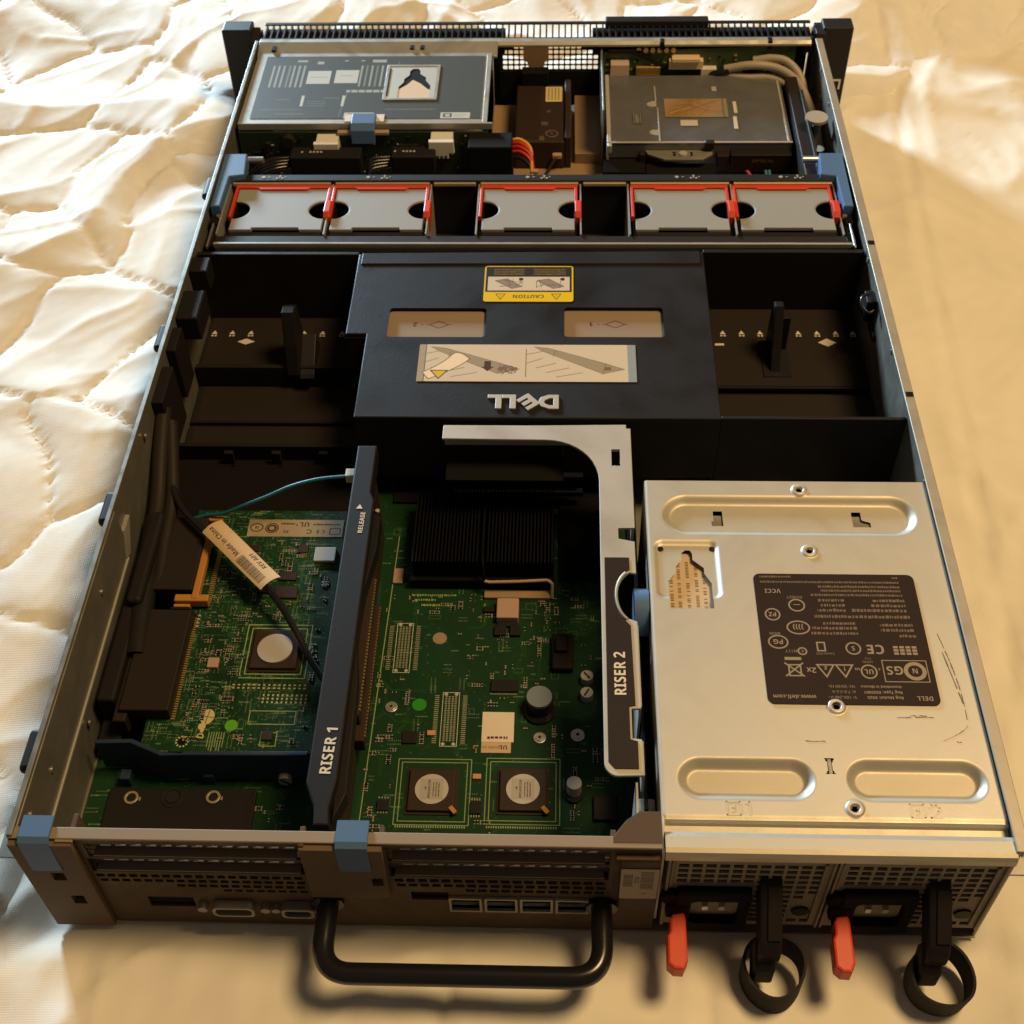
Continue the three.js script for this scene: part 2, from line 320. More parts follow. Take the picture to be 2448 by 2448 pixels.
// rear panel of the board bay
{
  const hole = rect;
  const holes = [hole(-191, -93, 53.5, 66), hole(-189, -93, 67.5, 80), hole(-54, 45, 53.5, 66.5), hole(-54, 45, 68, 81)];
  for (let k = 0; k < 19; k++) { const x = -190.5 + k * 5.1; holes.push(hole(x, x + 3.7, 48, 51), hole(x + 0.8, x + 4.5, 43.4, 46.2), ...(k > 6 ? [hole(x, x + 3.7, 38.8, 41.6), ...(k < 11 ? [] : [hole(x + 0.8, x + 4.5, 34.6, 37)])] : [])); }
  for (let k = 0; k < 18; k++) { const x = -52.5 + k * 5.4; holes.push(hole(x, x + 4, 48, 51.2), hole(x + 0.7, x + 4.7, 43.4, 46.4)); if (k > 5) holes.push(hole(x, x + 4, 38.8, 41.6)); }
  holes.push(hole(-172, -150, 18, 28), hole(-46, -28.5, 30, 38));
  for (let k = 0; k < 4; k++) holes.push(hole(-27.6 + k * 16.6, -14 + k * 16.6, 22, 33));
  holes.push(hole(-209, -203, 50, 57), hole(-206, -200, 26, 34), hole(-62, -57, 50, 57), hole(-60, -56, 30, 37));
  const p = part('rear_panel', chassis, M.rear, [
    front(rect(-X, 67.5, 1.6, 83.5), -2.4, -1, holes),
    bx(-195, -192.6, 36, 83.4, -14, -0.8, 0.5), bx(-92, -89.5, 36, 84.5, -9, 0.8, 0.5), bx(-57, -54.5, 40, 83.4, -10, -0.8, 0.5), bx(45, 47.5, 40, 84, -10, -0.8, 0.5),
    plan([[46, -6], [52, -14], [58, -18.5], [67.5, -18.5], [67.5, -3], [46, -3]], 83.6, 85.2, [], 0.3), bx(47.5, 67.5, 77, 78.6, -3, 1.5, 0.4), bx(50, 67.5, 30, 76.8, -1.1, 1.4, 0.8)]);
  each('panel_frame', p, dull(0.15, 0.102, 0.066, 0.72, 0.3), [front(rect(-X + 0.3, -192.6, 2, 83.2), -0.9, 2.2, [rect(-209, -203, 50, 57), rect(-206, -200, 26, 34)], 0.3), front(rect(-91.6, -55.2, 37, 83.2), -0.9, 2.2, [rect(-62, -57, 50, 57)], 0.3)]);
  part('top_flange', p, std(0.27, 0.21, 0.145, 0.7, 0.2), [bx(-X, 67.5, 83.4, 85, -6.4, -0.6, 0.5), bx(-200, -192, 83.2, 84.4, -1, 0.6, 0.3)]);
  // two slot covers in each opening, with their row of vents
  for (const [x0, x1, y0, y1] of [[-191, -93, 53.5, 66], [-189, -93, 67.5, 80], [-54, 45, 53.5, 66.5], [-54, 45, 68, 81]]) {
    const hs = []; for (let k = 0; k < 12; k++) { const q = x0 + 14 + k * 6.8; hs.push(rect(q, q + 5, y1 - 5.6, y1 - 2.6)); }
    part('slot_cover', p, dull(0.2, 0.165, 0.125, 0.6, 0.5), [front(rect(x0 - 2, x1 + 2, y0 - 1, y1 - 0.4), -6.6, -5.4, hs), bx(x0 + 2, x1 - 2, y0 + 0.2, y0 + 1.2, -5.2, -1.2)]);
    const bars = []; for (let k = 0; k < 13; k++) { const q = x0 + 6 + k * 6.9; bars.push(bx(q, q + 4.6, y1 - 6.6, y1 - 5.7, -5.4, -3.6)); }
    part('vent_lip', p, M.zinc, bars, { kind: 'stuff' });
  }
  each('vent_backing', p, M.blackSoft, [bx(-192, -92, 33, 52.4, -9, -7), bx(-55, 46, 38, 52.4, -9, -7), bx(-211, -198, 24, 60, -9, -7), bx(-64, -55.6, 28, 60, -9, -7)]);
  each('port_block', p, M.blackSoft, [bx(-173, -149, 17, 29, -16, -2.6), ...[0, 1, 2, 3].map(k => bx(-28.2 + k * 16.6, -13.4 + k * 16.6, 21, 34, -16, -9)), bx(-47, -27.6, 29, 39, -16, -2.7)]);
  part('network_port', p, M.zincDark, [0, 1, 2, 3].flatMap(k => { const x = -28.6 + k * 16.6; return [bx(x, x + 15.4, 33, 34.4, -4, 0.4), bx(x, x + 15.4, 20.6, 22, -4, 0.4), bx(x, x + 1.1, 22, 33, -4, 0.4), bx(x + 14.3, x + 15.4, 22, 33, -4, 0.4)]; }));
  part('serial_port', p, M.zincDark, [front(rrect(-141, -121, 17, 26, 3), -1, 3.5, [rrect(-139.6, -122.4, 18.4, 24.6, 2.4)], 0.3), cyl(-146, 21.5, 0.4, 2.6, 4, 'z', 6), cyl(-116, 21.5, 0.4, 2.6, 4, 'z', 6)]);
  const vga = part('video_port', p, M.zincDark, [front(rrect(-108, -92.5, 17, 26, 3), -1, 3.8, [rrect(-106.6, -94, 18.4, 24.6, 2.4)], 0.3), cyl(-111, 21.5, 0.4, 2.2, 4, 'z', 6), cyl(-90, 21.5, 0.4, 2.2, 4, 'z', 6)]);
  part('port_insert', vga, M.blueDark, bx(-106.5, -94.1, 18.5, 24.5, -1, 2));
  // blue release latches
  for (const [x0, x1, yb] of [[-216, -202, 60.5], [-75.5, -61.2, 65]]) part('release_latch', p, M.blue, [side([[-11, 85.2], [-11, 86.6], [-0.5, 86.8], [2.2, 85.4], [2.8, yb], [1.4, yb], [1.2, 84.4], [-1.2, 85.2]], x0, x1, [], 0.3)]);
  const bl = print(20, 34, 14, (c, w, h) => { c.fillStyle = '#b8aa96'; c.fillRect(0, 0, w, h); c.fillStyle = '#4a4038'; barcode(c, 10.5, 3, 7, 20, true); barcode(c, 1.5, 6, 5, 14, true); txt(c, 'X522', 8.6, 12, 3.4, { rot: 90 }); txt(c, 'PN', 13, 28, 2.2); });
  sticker('barcode_label', p, paper(bl), 58.6, 55.5, 1.75, 17, 29, 0, 0.8, { wall: true });
}
// bail handle
part('bail_handle', chassis, M.gloss, (() => {
  const y = 29, x0 = -85.2, x1 = 42.6, zb = 34.6, r = 15;
  const path = new THREE.CurvePath();
  path.add(new THREE.LineCurve3(V(x0, y, -2), V(x0, y, zb - r)));
  path.add(new THREE.QuadraticBezierCurve3(V(x0, y, zb - r), V(x0, y, zb), V(x0 + r, y, zb)));
  path.add(new THREE.LineCurve3(V(x0 + r, y, zb), V(x1 - r, y, zb)));
  path.add(new THREE.QuadraticBezierCurve3(V(x1 - r, y, zb), V(x1, y, zb), V(x1, y, zb - r)));
  path.add(new THREE.LineCurve3(V(x1, y, zb - r), V(x1, y, -2)));
  return [new THREE.TubeGeometry(path, 160, 5.0, 18), cyl(x0, y, 0.6, 7.4, 2.4, 'z', 20), cyl(x1, y, 0.6, 7.4, 2.4, 'z', 20)];
})());
// front: cross bar, grille, ears
{
  const bar = part('cross_bar', chassis, M.zinc, [
    side([[-694, 84.8], [-694, 86.4], [-689.5, 86.4], [-675.5, 82.6], [-673.5, 82.4], [-673.5, 81], [-676, 81], [-690, 84.8]], -218, -29, [], 0.25),
    side([[-694, 84.2], [-694, 86.4], [-689, 86.4], [-686.4, 84.6], [-686.4, 83], [-690, 84.2]], -29, 216, [], 0.25)]);
  each('bar_notch', bar, M.blackSoft, [[-205, -682], [-96, -684], [-88, -684], [100, -689], [184, -690]].map(([x, z]) => bx(x - 1.6, x + 1.6, 80, z < -688 ? 86.7 : 85.4, z - 3.2, z + 3.2)));
  const bars = [bx(-218, 219, 84.4, 85.6, -722.5, -718.5, 0.5), bx(-218, 219, 84, 85.2, -698, -695.5, 0.5)];
  for (let x = -216; x < 218; x += 5.0) bars.push(bx(x - 0.6, x + 0.6, 79, 85, -719, -697));
  part('top_grille', chassis, M.ear, bars, { kind: 'stuff' });
  each('grille_backing', chassis, M.blackSoft, [bx(-218, -24, 72, 80, -722, -696), bx(46, 219, 72, 80, -722, -696)]);
  part('information_panel', chassis, M.ear, bx(56, 138, 82, 88.6, -724.5, -716, 1.0));
  // left and right front panels below the grille, open in the middle
  each('front_panel', chassis, M.blackSoft, [bx(-220, -28, 1.6, 78, -722, -720), bx(52, 220, 1.6, 78, -722, -720), bx(-28, 52, 1.6, 40, -722, -720)]);
  for (const s of [-1, 1]) {
    const ear = part('rack_ear', chassis, M.ear, [bx(Math.min(s * 228, s * 252), Math.max(s * 228, s * 252), 3, 86.4, -724.5, -708, 1.6), bx(Math.min(s * 221, s * 230), Math.max(s * 221, s * 230), 3, 80, -722, -716, 0.8), ...(s > 0 ? [bx(222, 230, 3, 84, -722, -704, 1)] : [side([[-718, 84], [-706, 78], [-712, 40], [-718, 40]], -230, -222)])]);
    if (s > 0) part('printed_mark', ear, M.white, [bx(240, 248.6, 40.4, 41.8, -708.2, -707.6), bx(247.2, 248.6, 33, 40.4, -708.2, -707.6)]);
  }
  // perforated centre of the front
  const hs = []; for (let i = 0; i < 17; i++) for (let j = 0; j < 5; j++) { const x = -25.4 + i * 4.5, y = 61.6 + j * 4.4; if (j === 4 && (i < 2 || i > 13)) continue; hs.push(rrect(x, x + 3.5, y, y + 3.5, 0.7, 2)); }
  part('front_mesh', chassis, M.black, front(rect(-28, 52, 40, 84), -691, -690.2, hs));
  part('mesh_bracket', chassis, M.tan, [front([[-9, 84], [11, 84], [11, 72], [8, 70], [7, 66], [-5, 66], [-6, 70], [-9, 72]], -688, -686.5)]);
  part('mesh_connector', chassis, M.blackSoft, [bx(-10, 11, 44, 66.5, -686, -676, 0.6), bx(-28, 52, 38, 60.5, -690, -688.6)]);
}
// tan bay floor under the drives, and the divider lane
part('bay_floor', chassis, M.tan, [bx(-34, 219, 30, 31.2, -688, -545), bx(32, 52, 31.2, 40, -688, -604, 0.4)]);
each('bay_divider', chassis, M.zincDark, [bx(52, 53.4, 31, 80, -690, -600, 0.3), bx(-34.4, -33, 31, 82, -690, -578, 0.3)]);

// power supply bay cover: one pressed sheet
const psuBay = part('power_bay_cover', chassis, M.cover, (() => {
  const x0 = 68.4, x1 = 219.6, z0 = -221, z1 = -16.2, st = 0.55, yt = 83;
  const stad = (x, z, cx, cz, hw, r) => { const dx = Math.max(0, Math.abs(x - cx) - (hw - r)); return Math.hypot(dx, z - cz) - r; };
  const box = (x, z, cx, cz, hx, hz, r) => { const dx = Math.max(0, Math.abs(x - cx) - hx + r), dz = Math.max(0, Math.abs(z - cz) - hz + r); return Math.hypot(dx, dz) - r; };
  const screws = [[151.2, -214.5], [151.6, -171.5], [152.7, -76.1], [153.6, -22.5]];
  const f = (x, z) => {
    let y = yt;
    y -= 3.4 * sstep(0, -5.5, stad(x, z, 144, -196.4, 68, 14.5));
    y -= 4.0 * sstep(0, -5.5, stad(x, z, 107, -37, 31.5, 11.2));
    y -= 4.0 * sstep(0, -5.5, stad(x, z, 183.5, -37.2, 32, 11.2));
    y -= 1.5 * sstep(0.5, -3, box(x, z, 88, -159, 17, 19.5, 5));
    for (const s of screws) { const d = Math.hypot(x - s[0], z - s[1]); y += 0.9 * sstep(4.6, 3.4, d) * sstep(1.4, 2.4, d) - 0.5 * sstep(2.2, 1.6, d); }
    y -= 0.5 * sstep(-18.5, -16.2, z) + 0.25 * sstep(x0 + 1, x0, x) + 0.2 * sstep(x1 - 0.8, x1, x);
    y += 0.12 * nz(x / 40, z / 40, 17);
    return y;
  };
  const inPoly = (x, z, p) => { let r = false; for (let i = 0, j = p.length - 1; i < p.length; j = i++) if ((p[i][1] > z) !== (p[j][1] > z) && x < (p[j][0] - p[i][0]) * (z - p[i][1]) / (p[j][1] - p[i][1]) + p[i][0]) r = !r; return r; };
  const arrow = [[85.4, -170.5], [87, -172.5], [89.6, -172.5], [91, -170.5], [91, -166], [96.5, -160.5], [96.5, -157], [100, -150], [99.6, -133.5], [78, -133.5], [78, -152], [82, -158], [82, -161.5], [85.4, -166]];
  const holes = [arrow, [[104, -202], [109, -202], [109, -191.5], [103, -191.5], [103, -194.5], [104, -194.5]], [[178, -202], [183, -202], [183, -196], [187, -194.5], [187, -191.5], [178, -191.5]],
    [[143.2, -48], [147.6, -48], [146.6, -45.5], [146.6, -42], [147.6, -40], [143.2, -40], [144.4, -42], [144.4, -45.5]], ...screws.map(s => circ(s[0], s[1], 1.5, 12))];
  const nx = Math.round((x1 - x0) / st), nn = Math.round((z1 - z0) / st), pos = [], idx = [];
  for (let j = 0; j <= nn; j++) for (let i = 0; i <= nx; i++) { const x = x0 + (x1 - x0) * i / nx, z = z0 + (z1 - z0) * j / nn; pos.push(x, f(x, z), z); }
  for (let j = 0; j < nn; j++) for (let i = 0; i < nx; i++) {
    const x = x0 + (x1 - x0) * (i + 0.5) / nx, z = z0 + (z1 - z0) * (j + 0.5) / nn;
    if (holes.some(h => inPoly(x, z, h))) continue;
    const a = j * (nx + 1) + i; idx.push(a, a + nx + 1, a + 1, a + 1, a + nx + 1, a + nx + 2);
  }
  const g = new THREE.BufferGeometry(); g.setAttribute('position', new THREE.Float32BufferAttribute(pos, 3)); g.setAttribute('uv', new THREE.Float32BufferAttribute(new Float32Array(pos.length / 3 * 2), 2)); g.setIndex(idx); g.computeVertexNormals();
  // step down, then the rolled rear rail; side skirts
  const prof = [[-16.2, 82.4], [-15.2, 81.2], [-14.6, 79.5], [-11.4, 79.3], [-10.6, 81.6], [-9.4, 83.4], [-7, 84.6], [-1.5, 84.9], [0.6, 84.2], [1.6, 82.4], [1.7, 78.6], [0.6, 78.6], [0.4, 81.6], [-1.6, 83.6], [-7, 83.4], [-9, 82], [-10, 79], [-11, 78], [-15.6, 78], [-16.2, 80]];
  return [g, side(prof, 68.8, 219.8, [], 0), bx(68, 69, 12, 82.6, -221, -2), bx(69, 219.6, 60, 82.4, -221.6, -220.6)];
})());
part('bay_shadow_box', psuBay, M.blackSoft, [bx(70, 219, 70, 71, -219, -20)]);
{
  // print seen through the arrow cut-out
  const t = print(24, 42, 14, (c, w, h) => { c.fillStyle = '#cdb596'; c.fillRect(0, 0, w, h); c.fillStyle = '#6a5038'; for (const x of [2, 6, 10.5, 15, 19]) { for (let y = 6; y < 40; y += 1) if (rnd() < 0.75) c.fillRect(x, y, 1.7, 0.55); } });
  sticker('supply_label', psuBay, paper(t), 88.6, 78.6, -152, 24, 42, 0);
  each('punched_dot', psuBay, M.brown, [[74.6, -173.2], [101.6, -173.4]].map(([x, z]) => cyl(x, 81.6, z, 1.7, 0.3, 'y', 16)));
  each('folded_tab', psuBay, M.zinc, [bx(103, 108.6, 78.3, 78.9, -191.6, -187.8, 0.2), bx(180.6, 187, 78.3, 78.9, -191.6, -187.8, 0.2), bx(144.6, 146.4, 81.9, 82.6, -48, -40, 0.2)]);
  // embossed bay numbers
  const num = [];
  const strip = (pts, w = 0.7) => { for (let i = 0; i + 1 < pts.length; i++) { const [a, b] = [pts[i], pts[i + 1]], l = Math.hypot(b[0] - a[0], b[1] - a[1]); num.push(new THREE.BoxGeometry(l + w * 0.6, 0.4, w).rotateY(-Math.atan2(b[1] - a[1], b[0] - a[0])).translate((a[0] + b[0]) / 2, 82.99, (a[1] + b[1]) / 2)); } };
  for (const [x, k] of [[97, 1], [178, 2]]) {
    const h = 6.6, z = -25.2;
    strip([[x, z], [x + 6, z], [x + 6, z + h], [x, z + h], [x, z]]); strip([[x + 3.8, z + 1.4], [x + 2.4, z + 3.2], [x + 3.7, z + 3.4], [x + 2.3, z + 5.2]], 0.45);
    if (k === 1) strip([[x + 8.4, z + 1], [x + 10.2, z], [x + 10.2, z + h]]);
    else strip([[x + 8.2, z + 1.6], [x + 9.4, z + 0.2], [x + 11.6, z + 0.2], [x + 13, z + 1.8], [x + 12, z + 3.4], [x + 8.4, z + h], [x + 13.4, z + h]]);
  }
  part('embossed_numeral', psuBay, M.cover, num);
  part('scuff', psuBay, std(0.09, 0.07, 0.05, 0.7), (() => {
    const g = []; const line = (pts, w) => { for (let i = 0; i + 1 < pts.length; i++) { if (rnd() < 0.18) continue; const [a, b] = [pts[i], pts[i + 1]], l = Math.hypot(b[0] - a[0], b[1] - a[1]); g.push(new THREE.BoxGeometry(l * 1.05, 0.06, w * (0.4 + rnd())).rotateY(-Math.atan2(b[1] - a[1], b[0] - a[0])).translate((a[0] + b[0]) / 2, 83.16, (a[1] + b[1]) / 2)); } };
    const pth = []; for (let i = 0; i <= 44; i++) { const t = i / 44; pth.push([207 + 5.5 * Math.sin(t * 2.3) - 12 * Math.pow(Math.max(0, t - 0.86) / 0.14, 1.6), -122 + 64 * t]); } line(pth, 0.3);
    const p2 = []; for (let i = 0; i <= 14; i++) p2.push([208 + 0.3 * i, -108 + 2.1 * i]); line(p2, 0.35);
    for (const [x, z, l] of [[180, -70.5, 17], [186, -71.5, 8], [136, -57, 9], [205, -57.5, 2.5]]) { const q = []; for (let i = 0; i <= 8; i++) q.push([x + l * i / 8, z + rr(-0.25, 0.25)]); line(q, 0.3); }
    return g;
  })());
  // regulatory label, printed to be read from the front of the machine
  const lab = print(81, 80, 15, (c, w, h) => {
    c.fillStyle = '#2a1a10'; c.fillRect(0, 0, w, h); c.fillStyle = c.strokeStyle = '#94836a'; c.lineWidth = 0.5;
    const L = (s, x, y, z = 2.4, o = {}) => txt(c, s, x, y, z, { align: 'left', bold: false, ...o });
    L('DELL', 3, 4, 3.4, { bold: true }); L('Reg Model: E02S', 17, 4.2, 2.2, { bold: true }); L('Reg Type: E02S001', 17, 7.2, 2.1, { bold: true }); L('Assembled in Mexico', 17, 10.4, 1.9, { bold: true });
    L('V: 100-240 V~', 39, 4.2, 2.2); L('A: 7.0-3.5 A', 39, 7.3, 2.2); L('Hz: 50/60 Hz', 39, 10.4, 2.2); L('www.dell.com', 58, 4.2, 3, { bold: true });
    c.strokeRect(3, 13.5, 21, 12.5); c.beginPath(); c.arc(9, 19.8, 5.4, 0, 7); c.fill(); c.fillStyle = '#2a1a10'; c.beginPath(); c.arc(9, 19.8, 3.4, 0, 7); c.fill(); c.fillStyle = '#94836a'; txt(c, 'N', 9, 19.9, 4); c.lineWidth = 2.2; txt(c, 'GS', 18.6, 20, 6.8); c.lineWidth = 0.6;
    const circle = (x, y, r, s, q = r, o = {}) => { c.beginPath(); c.ellipse(x, y, r, q, 0, 0, 7); c.stroke(); txt(c, s, x, y, Math.min(r, q) * 1.05, o); };
    c.lineWidth = 0.8; circle(31, 19.2, 3.6, 'UL', 3.8); txt(c, 'c', 26, 20.5, 2.4); txt(c, 'us', 36.4, 20.5, 2.4); L('LISTED', 28.4, 25, 1.6); L('I.T.E.', 29, 27, 1.5);
    for (const [x, s] of [[42.5, '!'], [51.5, '↯']]) { c.beginPath(); c.moveTo(x - 4, 23); c.lineTo(x + 4, 23); c.lineTo(x, 16); c.closePath(); c.stroke(); txt(c, s === '!' ? '!' : 'z', x, 20.8, 3.6); }
    txt(c, '2x', 58.4, 19.6, 4.4); c.strokeRect(63.5, 16.4, 5.6, 6.4); c.beginPath(); c.moveTo(62, 16); c.lineTo(71, 24); c.moveTo(71, 16); c.lineTo(62, 24); c.stroke(); c.fillRect(62.6, 25.6, 8, 1.8);
    for (let i = 0; i < 4; i++) for (let j = 0; j < 3; j++) c.fillRect(6 + i * 3, 29.5 + j * 1.9, 2.3, 1.4);
    txt(c, 'CE', 26, 32.4, 7.6); circle(36.6, 33, 3.4, 'S'); L('Canada ICES', 46, 29.6, 1.6); c.strokeRect(50.3, 31.4, 3.6, 5); circle(61.5, 31, 2, 'C'); L('N117', 64, 31, 2.4); circle(72.6, 36.5, 4.6, 'PG', 3.8); L('ME06', 71, 41.6, 2.2);
    circle(61.8, 45.5, 5.4, '))))', 3.9, { bold: true }); circle(73.6, 53.6, 3.5, 'PZ'); circle(61, 59.5, 3.8, '—', 3.6); L('D33027', 57.6, 64.6, 2.3); L('VCCI', 68, 68.6, 3.6, { bold: true });
    c.fillStyle = '#a08c70'; c.globalAlpha = 0.6;
    for (const [x, y, ww, hh] of [[5, 40, 8, 1.8], [5.5, 43.4, 16, 1.8], [5.5, 46.6, 16, 1.8], [33, 41.2, 23, 1.8], [33, 44.4, 22, 1.8], [33.6, 47.4, 16, 1.8], [6, 51.6, 47, 2], [7, 55.6, 27, 2], [7, 58.8, 17, 1.8], [7, 62, 16, 1.8], [37, 55.6, 14, 1.8], [37, 58.8, 12, 1.8], [37, 62, 13, 1.8], [7.4, 65.6, 46, 1.5], [8, 68.4, 40, 1.5], [8, 71, 41, 1.5], [8, 74, 70, 1.3], [62, 77.4, 16, 1.3], [8, 77.2, 3, 1]]) scribble(c, x, y, ww, hh, hh > 1.7 ? 1.1 : 0.7);
  });
  sticker('regulatory_label', psuBay, paper(lab, 0.6), 161.4, 83.5, -116.4, 81, 79, 180, 3.4);
}

// ---------------------------------------------------------------- power supplies
const psu = thing('power_supply', 'inner power supply with orange tab and black strap, beside the barcode sticker', 'power supply', [107, 10, 0], 'power supplies in the rear of the server');
{
  const x0 = 70.6, x1 = 144.4, hs = [];
  for (let i = 0; i < 11; i++) for (let j = 0; j < 12; j++) {
    const x = x0 + 5 + i * 6.0, y = 15.5 + j * 4.85;
    if (x < 108.5 && y < 53 && x + 4.6 > x0 + 4) continue;
    if (i === 9 && j > 0 && j < 5 || i === 10 && j < 6 && j > 0) continue;
    hs.push(rect(x, x + 4.5, y, y + 3.2));
  }
  part('rear_grille', psu, std(0.26, 0.22, 0.17, 0.7, 0.2), [front(rect(x0, x1, 12, 77.6), -1.4, -0.2, hs), bx(x0, x0 + 1.4, 12, 78, -4, 1, 0.3), bx(x1 - 1.4, x1, 12, 78, -4, 1, 0.3), bx(x0, x1, 77, 78.4, -4, 0.8, 0.3), bx(x1 - 5, x1 - 3.6, 16, 74, -0.4, 0.8, 0.2), bx(x0 + 1.8, x0 + 2.8, 52, 76, -0.4, 0.8, 0.2)]);
  part('supply_case', psu, M.zincDark, [bx(x0, x1, 4, 78, -200, -18)]);
  part('status_light', psu, M.brown, cyl(134.6, 28, 0.2, 4.2, 1.4, 'z', 8));
  const so = part('power_socket', psu, M.blackSoft, [front(rrect(76, 110, 14, 51, 2), -14, 4.5, [rrect(83, 105.5, 22, 44, 3)], 0.6), bx(83, 105.5, 22, 44, -14, -9)]);
  each('socket_pin', so, M.steel, [bx(88.6, 91.2, 32, 35.6, -9, 2.6), bx(96.4, 99, 32, 35.6, -9, 2.6)]);
  // release tab
  const tab = part('release_tab', psu, M.tabRed, [plan([[73.6, 8], [75, 5.4], [80.4, 4.4], [81, 8], [80.8, 27], [78.6, 31.4], [74.4, 31.2], [71.6, 28.6], [72, 16], [73.4, 13.6]], 24, 34, [], 1.2)]);
  part('latch_body', psu, M.blackSoft, [cyl(73.8, 44, 1.6, 4.6, 4, 'z', 20), bx(72, 82, 28, 40, -1, 5, 1.2)]);
  // handle post with its loop of hook and loop strap
  part('pull_handle', psu, M.black, [side([[-1, 60], [2, 58], [22, 40], [25, 35], [25, 28], [21, 24], [14, 30], [4, 40], [-1, 42]], 112.5, 122.6, [], 1.2), side([[18, 36], [28, 24], [28, 12], [24, 9], [17, 16], [15, 28]], 111, 121, [], 1.4)]);
  part('handle_face', psu, M.brown, [new THREE.BoxGeometry(6.2, 0.8, 24).rotateX(0.73).translate(119.2, 49.6, 12)]);
  const loop = [];
  for (let i = 0; i <= 72; i++) { const a = i / 72 * 2 * PI * 1.02; loop.push([121.8 + 12.4 * Math.sin(a) + 1.0 * Math.sin(2 * a), 13 + 2.5 * Math.sin(a + 1), 24 - 12.8 * Math.cos(a)]); }
  const pos = [], ix = [], hw = 8.5;
  loop.forEach((p, i) => { const o = 1.1 * (i / 72); for (const s of [-1, 1]) for (const q of [0, 1]) { const n = Math.hypot(p[0] - 121.8, p[2] - 24) || 1, k = (q * 1.3 + o) / n; pos.push(p[0] + (p[0] - 121.8) * k, p[1] + s * hw, p[2] + (p[2] - 24) * k); } });
  for (let i = 0; i < 72; i++) { const a = i * 4, b = a + 4; for (const [m, n] of [[0, 1], [1, 3], [3, 2], [2, 0]]) ix.push(a + m, b + m, b + n, a + m, b + n, a + n); }
  const sg = new THREE.BufferGeometry(); sg.setAttribute('position', new THREE.Float32BufferAttribute(pos, 3)); sg.setAttribute('uv', new THREE.Float32BufferAttribute(new Float32Array(pos.length / 3 * 2), 2)); sg.setIndex(ix); const sg2 = sg.toNonIndexed(); sg2.computeVertexNormals();
  part('strap_loop', psu, std(0.02, 0.017, 0.015, 0.9, 0, { bumpMap: grainFine, bumpScale: 0.0004 }), sg2);
  const b = psu.clone(); b.name = numbered('power_supply'); b.position.x += 0.0747; b.userData = { ...psu.userData, label: 'outer power supply with orange tab and black strap, at the right rear corner' };
  b.children.find(c => c.name === 'strap_loop').rotation.set(0.12, 0.9, 0); b.children.find(c => c.name === 'strap_loop').position.set(-0.0113, -0.001, 0.0210);
  scene.add(b);
}

